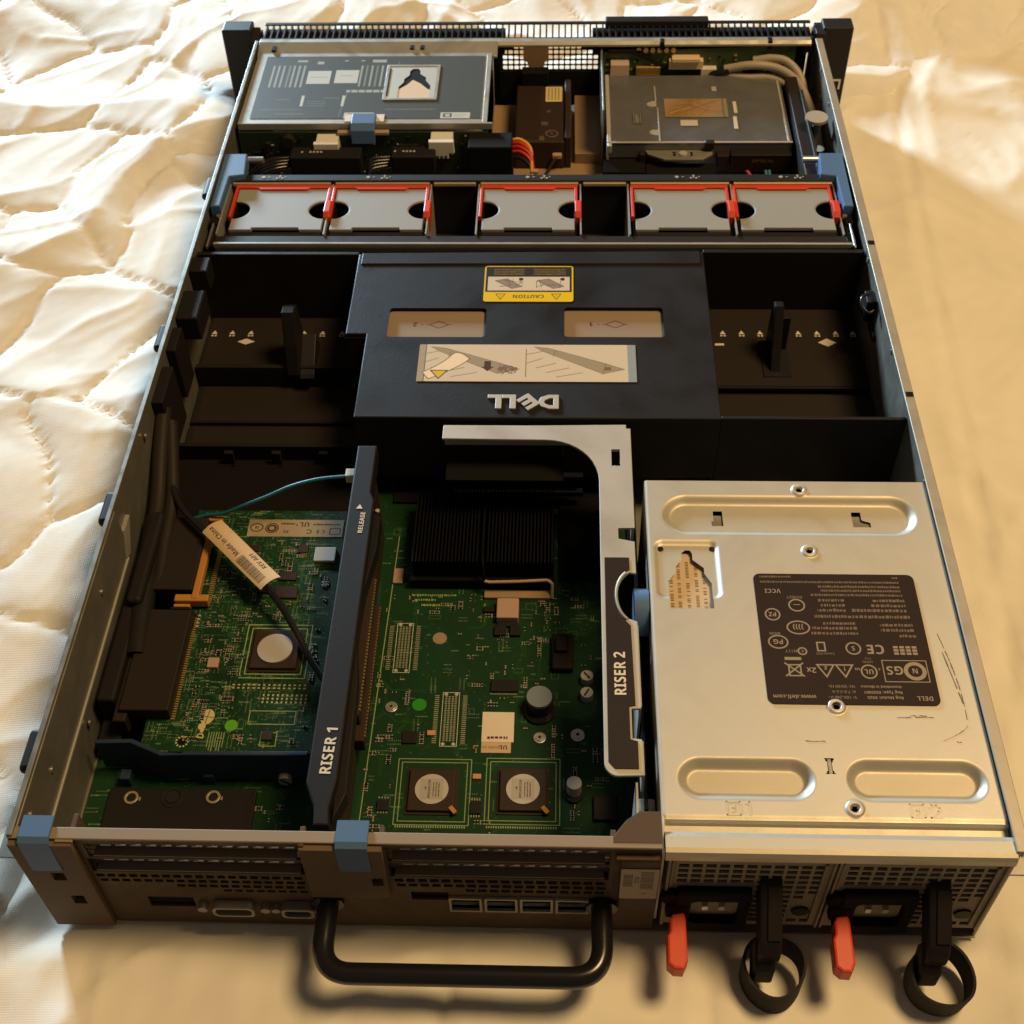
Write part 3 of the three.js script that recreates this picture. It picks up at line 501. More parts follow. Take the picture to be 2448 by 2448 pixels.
// ---------------------------------------------------------------- hard drive cage
const cage = thing('drive_cage', 'silver drive cage with dark printed diagram label and blue latch, by the left rack ear', 'drive cage', [-126, 30, -628]);
{
  const hole = rect(-110.5, -74.5, -655.5, -610.2);
  part('top_plate', cage, M.zinc, [plan(rect(-217, -33, -678, -578.4), 81.8, 83.2, [hole], 0.25), bx(-217, -29, 78, 83.4, -578.6, -576.8, 0.5), bx(-36.6, -33, 40, 83.3, -676, -578.6, 0.3)]);
  const lab = print(172, 90, 6, (c, w, h) => {
    c.fillStyle = '#4c504e'; c.fillRect(0, 0, w, h); c.fillStyle = c.strokeStyle = '#9fa4a0';
    for (const x of [7, 11, 15, 19.5, 23, 27, 31]) { c.globalAlpha = x % 4 === 3 ? 0.9 : 0.55; c.fillRect(x, 14, 1.5, 32); } for (const x of [80, 84, 88, 92, 96, 100, 104]) { c.globalAlpha = x % 8 === 0 ? 0.9 : 0.55; c.fillRect(x - 4, 14, 1.5, 31); } c.globalAlpha = 1;
    c.fillStyle = '#b9bdb8'; c.fillRect(35.5, 22, 18, 19); c.fillRect(57, 21, 18, 19); c.fillStyle = '#777c78'; scribble(c, 38, 31, 13, 0.9); scribble(c, 61, 29, 10, 0.9);
    c.fillStyle = '#9fa4a0'; c.fillRect(25, 6, 8, 2.6); c.fillRect(41, 8, 5, 4); c.fillRect(84, 5.4, 11, 4); c.fillRect(62, 6, 3, 1.6); c.fillRect(75, 6, 3, 1.6);
    c.fillRect(68, 50, 30, 3.6); c.fillStyle = '#4c504e'; for (let q = 0; q < 5; q++) c.fillRect(71 + q * 5.6, 50, 0.8, 3.6);
    c.fillStyle = '#b9bdb8'; c.fillRect(35, 58, 2.2, 15); c.fillRect(66, 58, 2.2, 15);
    c.lineWidth = 0.5; c.globalAlpha = 0.6; c.beginPath(); c.moveTo(105, 8); c.lineTo(104, 47); c.moveTo(69, 55); c.lineTo(66, 88); c.stroke(); c.fillStyle = '#9fa4a0'; scribble(c, 16, 63, 10, 0.9); scribble(c, 52, 61, 12, 0.9); scribble(c, 40, 66, 14, 0.8); scribble(c, 40, 69, 14, 0.8); scribble(c, 40, 72, 14, 0.8); scribble(c, 6, 77, 30, 0.8); scribble(c, 18, 83, 22, 1); scribble(c, 100, 77, 38, 1); c.globalAlpha = 1;
    for (const x of [70, 142]) { c.fillStyle = '#b7bab2'; c.fillRect(x, 82, 22, 8); c.fillStyle = '#4c504e'; c.fillRect(x + 2, 83.4, 6.5, 5); c.fillStyle = '#b7bab2'; c.fillRect(x + 3.4, 84.4, 3.6, 3); c.fillStyle = '#8d918b'; scribble(c, x + 10, 84.6, 9, 0.9); scribble(c, x + 10, 86.6, 7, 0.9); }
  });
  const t = sticker('diagram_label', cage, paper(lab, 0.45), -123.5, 83.5, -628, 171, 89, 0);
  // the cut-out: leave the label out of it by setting a recessed bright plate and frame into it
  part('recess_plate', cage, std(0.52, 0.51, 0.46, 0.5, 0.3), [plan(rect(-111.5, -73.5, -656.5, -609.2), 83.6, 84.0, [[[-95, -649], [-93, -652.5], [-88.6, -652.5], [-87, -649], [-87, -645], [-82, -639.6], [-82, -635.6], [-78, -628], [-78, -611], [-102, -611], [-102, -626.5], [-98.6, -633], [-98.6, -638], [-95, -643]]])]);
  part('recess_frame', cage, M.zinc, [plan(rect(-113, -72, -658, -607.8), 83.5, 84.4, [rect(-111, -74, -656, -609.8)], 0.15), ]);
  part('recess_inside', cage, std(0.62, 0.46, 0.30, 0.6), [plan([[-103, -610], [-103, -622], [-96, -630], [-92, -637], [-86, -632], [-80, -624], [-77, -622], [-77, -610]].reverse(), 83.56, 83.58)]); part('recess_gap', cage, M.blackSoft, [plan(rect(-103, -77, -655, -610), 83.5, 83.54), bx(-110.6, -109.6, 83.9, 84.45, -652, -614)]);
  part('cage_latch', cage, M.blue, [side([[-586, 84], [-584, 87.4], [-571, 87.4], [-566, 84], [-565, 74], [-567, 74], [-569, 82], [-584, 84]], -132, -114.6, [], 0.5)]);
  each('latch_socket', cage, M.cream, [bx(-138, -131, 83.4, 84.2, -588, -578.4), bx(-115.6, -109, 83.4, 84.2, -588, -578.4)]);
  each('latch_wing', cage, M.copper, [bx(-143, -131, 77, 79.6, -575, -571, 0.5), bx(-117, -105, 77, 79.6, -575, -571, 0.5)]);
  part('cage_side', cage, M.zincDark, [bx(-217.4, -216, 31, 82, -676, -579)]);
}
// backplane behind the drives
const bp = thing('drive_backplane', 'dark upright backplane board with two white cable connectors below the drive cage edge', 'circuit board', [-125, 20, -574]);
{
  part('board', bp, M.pcbDark, bx(-217, -32, 6, 77.5, -575.8, -574.2));
  for (const [x, y] of [[-150, 77], [-65.8, 78.6]]) { const c = part('cable_connector', bp, M.white, [front([[x - 9, y + 1], [x + 9, y + 1], [x + 9.4, y - 8.4], [x + 5.4, y - 8.6], [x + 5, y - 13], [x - 5.4, y - 13], [x - 6, y - 8.6], [x - 9.6, y - 8]], -562, -558, [], 0.5), bx(x - 8, x + 8, y - 12, y - 0.5, -574, -562)]); each('pin_hole', c, M.ic, [-3, 0, 3].map(q => bx(x + q - 0.8, x + q + 0.8, y - 12.2, y - 10.4, -558.2, -557.7))); }
  each('round_capacitor', bp, M.brown, [cyl(-180, 72.4, -571, 4.6, 6, 'z', 20), cyl(-196, 69, -571, 2.6, 3, 'z', 12)]);
  const a = [], b = []; for (let i = 0; i < 120; i++) { const x = rr(-213, -36), y = rr(42, 76), w = rr(0.6, 2.2), h = rr(0.5, 1.2); (rnd() < 0.25 ? a : b).push(bx(x, x + w, y, y + h, -574.3, -573.2)); }
  part('solder_pad', bp, M.silver, a, { kind: 'stuff' }); part('small_component', bp, M.icBrown, b, { kind: 'stuff' });
  each('board_chip', bp, M.ic, [bx(-100, -84, 58, 68, -574.3, -571.6), bx(-208, -200, 52, 62, -574.3, -572)]);
}
const sasA = thing('data_cable', 'black flat data cable plugged in below the left white connector', 'cable', [-140, 40, -552]);
const sasB = thing('data_cable', 'black flat data cable plugged in below the right white connector', 'cable', [-70, 40, -552]);
for (const [t, x, y, ex] of [[sasA, -146, 70, -216], [sasB, -78, 70.5, -122]]) {
  const pl = part('plug', t, M.black, [bx(x - 30 + (x > -100 ? 6 : 0), x + (x > -100 ? 8 : 22), y - 11, y + 3.6, -562, -548, 1.4)]);
  part('plug_print', pl, M.silver, [bx(x - 22, x - 20.6, y + 3.5, y + 3.75, -556, -554), ...[0, 1, 2, 3].map(k => bx(x - 16 + k * 2.6, x - 14.4 + k * 2.6, y + 3.5, y + 3.75, -556, -554))]);
  const xs = x - 30 + (x > -100 ? 6 : 0);
  each('flat_lead', t, M.gloss, [0, 1, 2, 3].map(k => tube([[xs, y - 2 - k * 1.6, -556 + k], [xs - 14, y - 1 - k * 1.6, -552 + k * 2], [(xs + ex) / 2 - 6, y - 6 - k * 1.8, -548 + k * 2.2], [ex, y - 20 - k * 2, -540 + k * 2]], 1.8, 40, 8)));
}
const pwr = thing('power_lead', 'red, orange and black wires leaving the black block beside the battery module', 'wires', [-10, 40, -570]);
{
  part('plug_block', pwr, M.blackSoft, [bx(-46, -14, 30, 79, -572, -552, 1)]);
  const w = (dx, dy, m, n) => part(n, pwr, m, tube([[-15, 71 + dy, -563 + dx], [-8, 72 + dy, -561 + dx], [-1, 68 + dy, -556 + dx], [2 + dx * 0.3, 58 + dy, -546 + dx * 0.4], [2, 46, -534]], 1.35, 40, 8));
  w(-6, 3.5, M.wireYellow, 'orange_wire'); w(-3.5, 2.2, M.wireRed, 'red_wire'); w(-1, 0.6, M.wireRed, 'red_wire'); w(1.5, -1.6, M.wireRed, 'red_wire'); w(4, -5, M.ic, 'black_wire');
  part('tie', pwr, M.copper, [bx(-1, 5, 60, 63, -550, -546, 0.8)]);
}
// battery module
const bat = thing('battery_module', 'ribbed dark brown battery module with cream sticker, between drive cage and optical drive', 'battery', [8, 31, -638]);
{
  const ribs = []; for (let x = -12; x < 6; x += 1.5) ribs.push(bx(x, x + 0.8, 55, 55.5, -676, -602));
  part('case', bat, M.icBrown, [bx(-14, 24, 31, 55, -679, -597, 1.5), bx(24, 29, 31, 58, -682, -598, 1)]);
  part('rib', bat, M.icBrown, ribs, { kind: 'stuff' });
  const st = print(13, 22, 16, (c, w, h) => { c.fillStyle = '#cdbb84'; c.fillRect(0, 0, w, h); c.fillStyle = '#6b5a38'; for (const x of [2, 4.6, 7.2, 9.8]) { c.save(); c.translate(x, 2); c.rotate(PI / 2); scribble(c, 0, -1, 17, 1); c.restore(); } });
  sticker('sticker', bat, paper(st), 15.4, 55.8, -663, 13, 22, 0, 0.5);
  part('moulded_mark', bat, std(0.10, 0.07, 0.05, 0.5), [ring(14, 55, -607.5, 3.6, 5.2, 0.6), cyl(14, 55.2, -607.5, 1.2, 0.6), bx(6, 11, 55, 55.5, -624, -619), bx(10, 13, 55, 55.5, -640, -637), bx(4.6, 8.4, 55, 55.5, -604, -598)]);
  part('lead_socket', bat, M.copper, [bx(14.6, 22, 42, 46, -597, -593, 1)]);
  part('lead', bat, M.brown, tube([[18, 43, -594], [14, 42, -586], [8, 40, -570], [3, 44, -552]], 1.1, 30, 6));
}
// ---------------------------------------------------------------- optical drive
const opt = thing('optical_drive', 'slim silver optical drive with foil sticker near the right rack ear', 'optical drive', [124, 46, -630]);
{
  const top = part('metal_shell', opt, std(0.22, 0.215, 0.21, 0.45, 0.6, { roughnessMap: smudge }), [bx(56, 193, 49, 62, -680, -584.5, 0.6)]);
  part('rim', top, M.silver, [bx(55.6, 58.6, 61.6, 62.8, -680, -584, 0.4), bx(57, 193, 61.4, 62.6, -585.6, -584, 0.4), bx(189.5, 191, 61.8, 62.5, -674, -586, 0.3), bx(55.6, 57, 50, 62, -680, -580, 0.3), bx(56, 59, 56, 62.4, -584, -579.6, 0.5)]);
  part('raised_seam', top, M.silver, [bx(93.4, 94.6, 61.9, 62.7, -663, -641, 0.3), bx(94.4, 95.6, 61.9, 62.7, -632, -586, 0.3), cyl(90.5, 62, -637, 3.6, 0.7, 'y', 7), cyl(91, 62, -598, 3.6, 0.7, 'y', 7), bx(90, 94.4, 62, 62.7, -641, -634, 0.3), bx(90.6, 95, 62, 62.7, -601, -594, 0.3), bx(138, 142, 62, 62.8, -662, -656, 0.4)]);
  each('contact_strip', top, M.cream, [bx(152.6, 155.6, 62, 63, -640, -624, 0.6), bx(151.4, 154.4, 62, 63, -619, -602, 0.6)]);
  const foil = print(48, 27, 10, (c, w, h) => { const g = c.createLinearGradient(0, 0, w, h); g.addColorStop(0, '#b59a78'); g.addColorStop(0.35, '#a07a48'); g.addColorStop(0.7, '#b29470'); g.addColorStop(1, '#9a968c'); c.fillStyle = g; c.fillRect(0, 0, w, h); c.globalAlpha = 0.4; for (let i = 0; i < 26; i++) { c.strokeStyle = rnd() < 0.5 ? '#7a5528' : '#d8c09a'; c.lineWidth = rr(0.2, 0.9); c.beginPath(); c.moveTo(rr(0, w), rr(0, h)); c.quadraticCurveTo(rr(0, w), rr(0, h), rr(0, w), rr(0, h)); c.stroke(); } c.globalAlpha = 1; c.fillStyle = '#807a70'; c.fillRect(w - 4, 0, 1.4, h); });
  sticker('foil_sticker', opt, paper(foil, 0.4, 0.3), 124.4, 62.5, -631.5, 48, 26, 0);
  const st2 = print(13, 8, 14, (c, w, h) => { c.fillStyle = '#b9aa94'; c.fillRect(0, 0, w, h); });
  sticker('blank_sticker', opt, paper(st2), 118, 62.5, -610.5, 13, 8, 0, 0.4);
  const las = print(8, 17, 12, (c, w, h) => { c.fillStyle = '#57564f'; c.fillRect(0, 0, w, h); txt(c, 'LASER', 4, 8.5, 4.4, { rot: 90, color: '#a3a89f' }); c.strokeStyle = '#a3a89f'; c.lineWidth = 0.4; c.strokeRect(1, 0.6, 6, 15.8); });
  sticker('laser_mark', opt, paper(las, 0.4, 0.3), 79, 62.5, -617, 7, 15, 0);
  part('rear_bracket', opt, M.zincDark, [plan([[84, -584], [134, -584], [134, -579], [126, -572], [98, -572], [86, -579]], 54, 56, [rect(104, 107, -582, -576), rect(117, 119.5, -582, -576)], 0.3)]);
  part('bracket_screw', opt, M.silver, cyl(112, 56.6, -578.5, 3, 1.2));
  each('clip', opt, M.brown, [bx(128, 135, 58, 64, -586, -581, 1), bx(137, 146, 46, 56, -584, -576, 0.8), bx(80, 84, 42, 56, -584, -578, 0.6)]);
  const op = print(46, 13, 10, (c, w, h) => { c.fillStyle = '#20160e'; c.fillRect(0, 0, w, h); txt(c, 'OPTICAL', 24, 5, 4.6, { color: '#6a5636' }); });
  part('plug', opt, M.ic, bx(147, 192, 44, 58, -583, -574, 0.6));
  sticker('plug_print', opt, paper(op), 170, 52, -573.8, 40, 10, 0, 0, { wall: true });
  part('pink_wire', opt, M.wirePink, tube([[159, 45, -576], [163, 42, -570], [168, 36, -556]], 1.2, 20, 6));
  each('green_wire', opt, M.teal, [tube([[174, 45, -576], [174, 41, -569], [171, 34, -556]], 1.6, 20, 6), tube([[176.5, 45, -576], [176.6, 41, -569], [173.6, 34, -556]], 1.6, 20, 6)]);
  each('lower_block', opt, M.blackSoft, [bx(53, 84, 33, 49, -584, -566, 1), bx(84, 136, 33, 48, -580, -566, 2), bx(58, 66, 31, 46, -566, -560, 1)]);
}
// ---------------------------------------------------------------- control panel board
const ctl = thing('control_panel_board', 'small upright green board with gold and white connectors behind the front cross bar', 'circuit board', [132, 50, -689]);
{
  part('board', ctl, std(0.05, 0.085, 0.025, 0.5), front([[55, 77], [205, 82], [205, 53.6], [55, 53.6]], -690, -688.6));
  part('usb_connector', ctl, std(0.55, 0.42, 0.34, 0.5, 0.1), [bx(60, 74.6, 58.5, 71, -688.8, -680, 0.5)]);
  each('gold_connector', ctl, M.gold, [bx(80.4, 99.6, 54.6, 58.2, -688.8, -684, 0.4), bx(80.4, 99.6, 59.2, 66, -688.8, -685.5, 0.4)]);
  part('ribbon_connector', ctl, std(0.68, 0.5, 0.3, 0.5), [bx(106, 133, 65, 72.4, -688.8, -683, 0.5), bx(108, 130, 72.4, 75, -688.8, -681, 0.4)]);
  part('ribbon_slot', ctl, M.fanPlate, bx(109, 130, 72.2, 72.9, -683.4, -680.6));
  part('white_connector', ctl, M.cream, [bx(132, 144, 57, 65.4, -688.8, -683, 0.5), bx(131.6, 133, 54.8, 66, -688.8, -682, 0.3)]);
  each('gold_bead', ctl, M.gold, [0, 1, 2, 3, 4, 5].map(k => cyl(82 + k * 5.4, 79.6, -687, 1.9, 2, 'z', 12)));
  part('flex_cable', ctl, M.ic, [front([[58, 80], [84, 80], [98, 68], [104, 68], [106, 65], [98, 65], [94, 69], [76, 77], [58, 77]], -688.5, -686)]);
  const a = [], b = []; for (let i = 0; i < 110; i++) { const x = rr(56, 204), y = rr(54, 74), w = rr(0.7, 2.4), h = rr(0.6, 1.4); (rnd() < 0.5 ? a : b).push(bx(x, x + w, y, y + h, -688.7, -687.6)); }
  part('small_component', ctl, M.ic, b, { kind: 'stuff' }); part('solder_pad', ctl, M.gold, a, { kind: 'stuff' });
}
const grey = thing('cable_bundle', 'grey sheathed cables curving from the control board down the right wall', 'cables', [190, 50, -650]);
{
  const c = (pts, r, m, n = 'sheathed_cable') => part(n, grey, m, tube(pts, r, 70, 10));
  c([[150, 66, -682], [170, 71, -679], [190, 70, -676], [204, 66, -664], [212, 60, -640], [216, 52, -610], [216.5, 42, -575]], 3.3, M.cableGrey);
  c([[152, 61, -682], [168, 61, -678], [184, 62, -676], [198, 60, -668], [206, 50, -650]], 3.1, M.cableGrey);
  c([[172, 72, -684], [186, 75, -682], [198, 74, -678], [208, 66, -668], [212, 52, -652]], 3.2, M.cableGrey);
  c([[176, 60, -682], [190, 58, -678], [202, 56, -670], [208, 46, -656]], 2.2, std(0.36, 0.22, 0.14, 0.5));
  c([[140, 60, -683], [146, 63, -681], [153, 66, -681]], 3.3, M.ic, 'cable_sleeve');
}
const plunger = thing('thumb_plunger', 'grey disc headed plunger standing beside the right chassis wall', 'plunger', [208, 31, -590]);
part('disc', plunger, M.cableGrey, [cyl(208.5, 79, -590, 8.2, 2.2, 'y', 28)]);
part('post', plunger, M.zincDark, [cyl(209.5, 64, -590, 3.2, 30, 'y', 18)]);
part('collar', plunger, std(0.7, 0.6, 0.4, 0.2, 0.95), [cyl(213, 54, -585, 4.2, 5, 'y', 20)]);
part('foot', plunger, M.blackSoft, [cyl(213, 42, -585, 5, 20, 'y', 20)]);
const strip = thing('cable_guide', 'long dark upright plastic cable guide beside the optical drive', 'cable guide', [196, 30, -600]);
part('web', strip, M.brown, [bx(195, 204, 31, 70, -664, -520, 1), bx(203, 205.4, 31, 73, -640, -530, 0.8), bx(204, 219, 31, 34, -660, -525)]);

// ---------------------------------------------------------------- fan tray
const tray = thing('fan_tray', 'black fan tray with icons spanning the server, blue handle at each end', 'fan tray', [0, 2, -475]);
{
  part('rear_rail', tray, M.ear, [bx(-211, 211, 5, 80, -517, -509.4, 0.8)]);
  each('tray_edge', tray, std(0.55, 0.44, 0.28, 0.45, 0.5), [[-209, -140], [-136.6, -70.4], [-67.5, -38], [-34.8, 33.4], [36.8, 66.6], [69.6, 138], [141, 209]].map(([a, b]) => bx(a, b, 76.5, 79, -509.2, -507.2, 0.4)));
  part('front_rail', tray, M.brown, [bx(-211.5, 211.5, 5, 76.5, -450.6, -441.5, 0.8)]);
  part('front_edge', tray, M.zinc, [bx(-210.5, 213, 76, 79.5, -439.6, -437.6, 0.5), bx(-210.5, 213, 5, 78, -441.2, -440.4)]);
  each('divider', tray, M.zinc, [-211, -138.3, -69.2, -35.6, 34.9, 67.8, 139, 209.6].map(x => bx(x - 0.5, x + 0.5, 5, 77.6, -508.6, -451)));
  each('well_floor', tray, M.brown, [bx(-68.5, -36.4, 34, 36, -507, -451), bx(35.6, 67, 34, 36, -507, -451), bx(-211, 211, 2, 4, -508, -451)]);
  const icons = []; for (const x of [-181, -107, 5, 109, 181]) { icons.push(cyl(x - 7, 80.1, -513.4, 1.4, 0.3, 'y', 10), bx(x - 3.6, x - 2, 79.95, 80.25, -513.8, -513), cyl(x + 4.6, 80.1, -514.9, 0.9, 0.3, 'y', 8), cyl(x + 2.8, 80.1, -512.2, 0.9, 0.3, 'y', 8), cyl(x + 6.4, 80.1, -512.2, 0.9, 0.3, 'y', 8), cyl(x + 4.6, 80.1, -513.2, 0.7, 0.3, 'y', 8), cyl(x + 8.4, 80.1, -513.6, 0.6, 0.3, 'y', 8)); }
  part('fan_icon', tray, M.cableGrey, icons);
  for (const s of [-1, 1]) {
    const f = ([x, z]) => [s * x, z], o = p => s > 0 ? p : p.reverse();
    part('lift_handle', tray, M.blue, [plan(o([[203, -537], [219, -537], [218, -474], [211.5, -474], [211, -509], [200.5, -511]].map(f)), 74, 84, [], 0.8)]);
    part('handle_pin', tray, M.steel, [cyl(s * 200, 76, -541, 2.4, 14, 'x', 14)]);
    part('end_plate', tray, M.blackSoft, [bx(Math.min(s * 211.8, s * 217), Math.max(s * 211.8, s * 217), 6, 76, -505, -440), bx(Math.min(s * 211.8, s * 218), Math.max(s * 211.8, s * 218), 60, 78, -472, -462, 1)]);
    part('end_rod', tray, M.steel, [bx(Math.min(s * 214, s * 215.2), Math.max(s * 214, s * 215.2), 76, 78.5, -462, -436, 0.3), cyl(s * 212.4, 78, -470, 1.6, 2, 'y', 12)]);
  }
}
// ---------------------------------------------------------------- five fans
const fan = thing('cooling_fan', 'cooling fan with grey cover and red frame, leftmost of the row', 'fan', [-172.2, 5, -480], 'cooling fans in the tray');
{
  const c = -172.2;
  part('housing', fan, M.blackSoft, [bx(c - 33, c - 31, 5, 74.8, -507, -452), bx(c + 30.6, c + 32.6, 5, 74.8, -507, -452), bx(c - 31, c + 30.6, 5, 74.8, -507, -504), bx(c - 31, c + 30.6, 5, 74.8, -455, -452.4), bx(c - 31, c + 30.6, 5, 30, -504, -455)]);
  const notch = s => { const o = []; for (let i = 0; i <= 14; i++) { const a = -PI / 2 + PI * i / 14; o.push([s * (31.4 - 11.5 * Math.cos(a)), -479 + 10.6 * Math.sin(a)]); } return o; };
  const r = notch(1), l = notch(-1).reverse();
  const pts = [[c - 31.4, -503], ...[[-18, -503], [-16, -501.2], [16, -501.2], [18, -503], [31.4, -503]].map(([x, z]) => [c + x, z]), ...r.map(([x, z]) => [c + x, z]), ...[[31.4, -456.4], [16.6, -456.4], [16, -458.8], [-16, -458.8], [-16.6, -456.4], [-31.4, -456.4]].map(([x, z]) => [c + x, z]), ...l.map(([x, z]) => [c + x, z])];
  part('cover_plate', fan, M.fanPlate, plan(pts, 74.6, 77.2, [], 0.35));
  each('notch_rim', fan, M.fanPlate, [tube(r.map(([x, z]) => [c + x, 76.4, z]), 0.7, 24, 6), tube(l.map(([x, z]) => [c + x, 76.4, z]), 0.7, 24, 6)]);
  part('red_frame', fan, M.red, [plan([[c - 34, -507], [c + 33.4, -507], [c + 33.4, -485], [c + 31.2, -485], [c + 31.2, -503.6], [c + 18.6, -503.6], [c + 16.6, -501.8], [c - 16.6, -501.8], [c - 18.6, -503.6], [c - 32, -503.6], [c - 32, -470], [c - 34, -470]], 73.6, 78.2, [], 0.4)]);
  part('red_latch', fan, M.red, [side([[-488, 70], [-488, 78.4], [-484, 81], [-472, 81], [-469, 78], [-469, 66]], c + 31.6, c + 36, [], 0.6)]);
  part('rear_strip', fan, M.brown, [bx(c - 31, c + 31, 72, 75.4, -456.2, -452.6, 0.4)]);
  const labels = ['second cooling fan from the left, touching the leftmost one', 'cooling fan standing alone in the middle between two empty wells', 'cooling fan just right of the right empty well', 'rightmost cooling fan of the row, by the right blue handle'];
  [-103.6, -0.6, 103.4, 173.8].forEach((x, i) => { const f = fan.clone(); f.name = numbered('cooling_fan'); f.position.x = x * MM; f.userData = { ...fan.userData, label: labels[i] }; scene.add(f); });
}

// ---------------------------------------------------------------- air shroud
const sh = thing('air_shroud', 'black plastic air shroud with stickers and silver logo across the middle of the server', 'air shroud', [0, 4, -350]);
{
  const win1 = rrect(-86, -24, -371.5, -342.6, 3), win2 = rrect(23.4, 86, -372.5, -343, 3);
  part('centre_cover', sh, M.shroud, [plan([[-111, -426], [114.5, -428.5], [114.5, -272.6], [-98, -272.6], [-98, -346], [-111, -346]], 76.6, 80, [win1, win2], 0.7),
    plan([[-108.6, -426], [112, -428.5], [112, -415.5], [-108.6, -414.5]], 79.6, 80.8, [], 0.5)]);
  part('cover_skirt', sh, M.shroud, [bx(-98, 114.5, 30, 77, -275, -272.8, 0.6), bx(-98, -95.6, 12, 77, -346, -275), bx(-111, -108.6, 14, 77, -425, -346), bx(-111, -98, 14, 77, -348, -345.6), bx(112.4, 114.5, 20, 77, -427, -275)]);
  const win = n => print(64, 31, 12, (c, w, h) => {
    c.fillStyle = '#93816f'; c.fillRect(0, 0, w, h); c.fillStyle = '#877563'; for (let x = 0; x < w; x += 1.5) for (let y = 0; y < h; y += 1.5) c.fillRect(x + (Math.round(y / 1.5) % 2) * 0.7, y, 0.9, 0.7);
    c.strokeStyle = c.fillStyle = '#3c2a1e'; c.lineWidth = 0.55; c.beginPath(); c.moveTo(25, 17); c.lineTo(31, 13.6); c.lineTo(37, 17); c.lineTo(31, 20.4); c.closePath(); c.stroke(); c.fillRect(23, 16.8, 2, 0.5); c.fillRect(37.4, 16.8, 1.6, 0.5); c.fillRect(41, 16.6, 1, 0.8); txt(c, n, 46, 17, 5.4);
  });
  sticker('window_panel', sh, paper(win('2'), 0.5), -55, 76.9, -357, 63.6, 30.6, 180, 2.6);
  sticker('window_panel', sh, paper(win('1'), 0.5), 54.7, 76.9, -357.8, 64, 31, 180, 2.6);
  const caution = print(58, 36, 16, (c, w, h) => {
    c.fillStyle = '#d8b400'; c.fillRect(0, 0, w, h); c.fillStyle = '#2a2014'; c.fillRect(1, 9.6, w - 2, h - 10.4);
    c.fillStyle = '#c7b9a4'; c.fillRect(2.4, 11, w - 4.8, 14); c.fillStyle = '#7c641a'; for (let k = 0; k < 3; k++) { scribble(c, 5, 27 + k * 2.3, 21, 1.3, 0.8); scribble(c, 32, 27 + k * 2.3, 20, 1.3, 0.8); }
    txt(c, 'CAUTION', 29, 5, 4.6, { color: '#4a3a08' }); c.strokeStyle = '#4a3a08'; c.lineWidth = 0.5; for (const x of [11, 47]) { c.beginPath(); c.moveTo(x - 3, 7.6); c.lineTo(x + 3, 7.6); c.lineTo(x, 2.2); c.closePath(); c.stroke(); txt(c, '!', x, 5.8, 2.8); }
    c.strokeStyle = '#55483c'; c.lineWidth = 0.35; c.fillStyle = '#8a7c6c';
    for (const o of [4, 31]) { c.beginPath(); c.moveTo(o + 2, 15); c.lineTo(o + 9, 13); c.lineTo(o + 20, 21); c.lineTo(o + 12, 23); c.closePath(); c.fill(); c.stroke(); for (let k = 0; k < 7; k++) { c.beginPath(); c.moveTo(o + rr(1, 20), 13 + rr(0, 9)); c.lineTo(o + rr(1, 22), 13 + rr(0, 10)); c.stroke(); } c.fillStyle = '#332a22'; c.beginPath(); c.arc(o + 3, 22.5, 1.5, 0, 7); c.fill(); c.fillStyle = '#8a7c6c'; }
  });
  sticker('caution_sticker', sh, paper(caution, 0.5), 1.2, 80.35, -394.9, 57, 36, 180, 2);
  const guide = print(131, 33, 12, (c, w, h) => {
    c.fillStyle = '#c9b9a2'; c.fillRect(0, 0, w, h); c.fillStyle = '#8b949a'; c.fillRect(0, 0, 5, h); c.fillStyle = '#a2937c'; c.fillRect(w - 4, 0, 4, h); c.fillStyle = '#5a4a3a'; c.fillRect(w - 4.4, 0, 0.5, h);
    c.strokeStyle = '#6f604c'; c.lineWidth = 0.5; c.beginPath(); c.moveTo(66, 4); c.lineTo(66, 29); c.stroke();
    for (const o of [6, 69]) {
      c.fillStyle = '#97896f'; c.beginPath(); c.moveTo(o + 1, 11); c.lineTo(o + 14, 7); c.lineTo(o + 50, 27); c.lineTo(o + 55, 31); c.lineTo(o + 46, 29.6); c.lineTo(o + 12, 16); c.closePath(); c.fill(); c.lineWidth = 0.35; c.stroke();
      c.fillStyle = '#6f634c'; c.fillRect(o + 9, 10, 4, 3); c.beginPath(); c.moveTo(o + 12, 16); c.lineTo(o + 14, 8); c.moveTo(o + 42, 28); c.lineTo(o + 44, 22); c.stroke();
      c.lineWidth = 0.6; c.strokeStyle = '#8b7d66'; for (let k = 0; k < 4; k++) { c.beginPath(); c.moveTo(o + 26 + k * 8, 8 + k * 4.2); c.lineTo(o + 42 + k * 6, 4 + k * 4); c.stroke(); } c.beginPath(); c.moveTo(o + 50, 27); c.lineTo(o + 60, 24); c.stroke(); c.strokeStyle = '#6f604c';
    }
    c.fillStyle = '#e4cdb0'; c.beginPath(); c.moveTo(128, 8); c.quadraticCurveTo(118, 14, 112, 22); c.quadraticCurveTo(108, 30, 100, 20); c.quadraticCurveTo(106, 12, 124, 2); c.closePath(); c.fill(); c.stroke();
    c.fillStyle = '#4a3020'; c.beginPath(); c.moveTo(87, 18); c.lineTo(91, 18); c.lineTo(91, 13); c.lineTo(93, 13); c.lineTo(89, 9); c.lineTo(85, 13); c.lineTo(87, 13); c.closePath(); c.fill(); for (let k = 0; k < 18; k++) { c.beginPath(); c.arc(rr(71, 82), rr(7, 14), rr(0.5, 1.6), 0, 5); c.stroke(); }
    c.fillStyle = '#cfae2e'; c.strokeStyle = '#4a3a10'; c.lineWidth = 0.7; c.beginPath(); c.moveTo(111, 2.6); c.moveTo(113, 9.6); c.lineTo(123, 9.6); c.lineTo(118, 2.4); c.closePath();
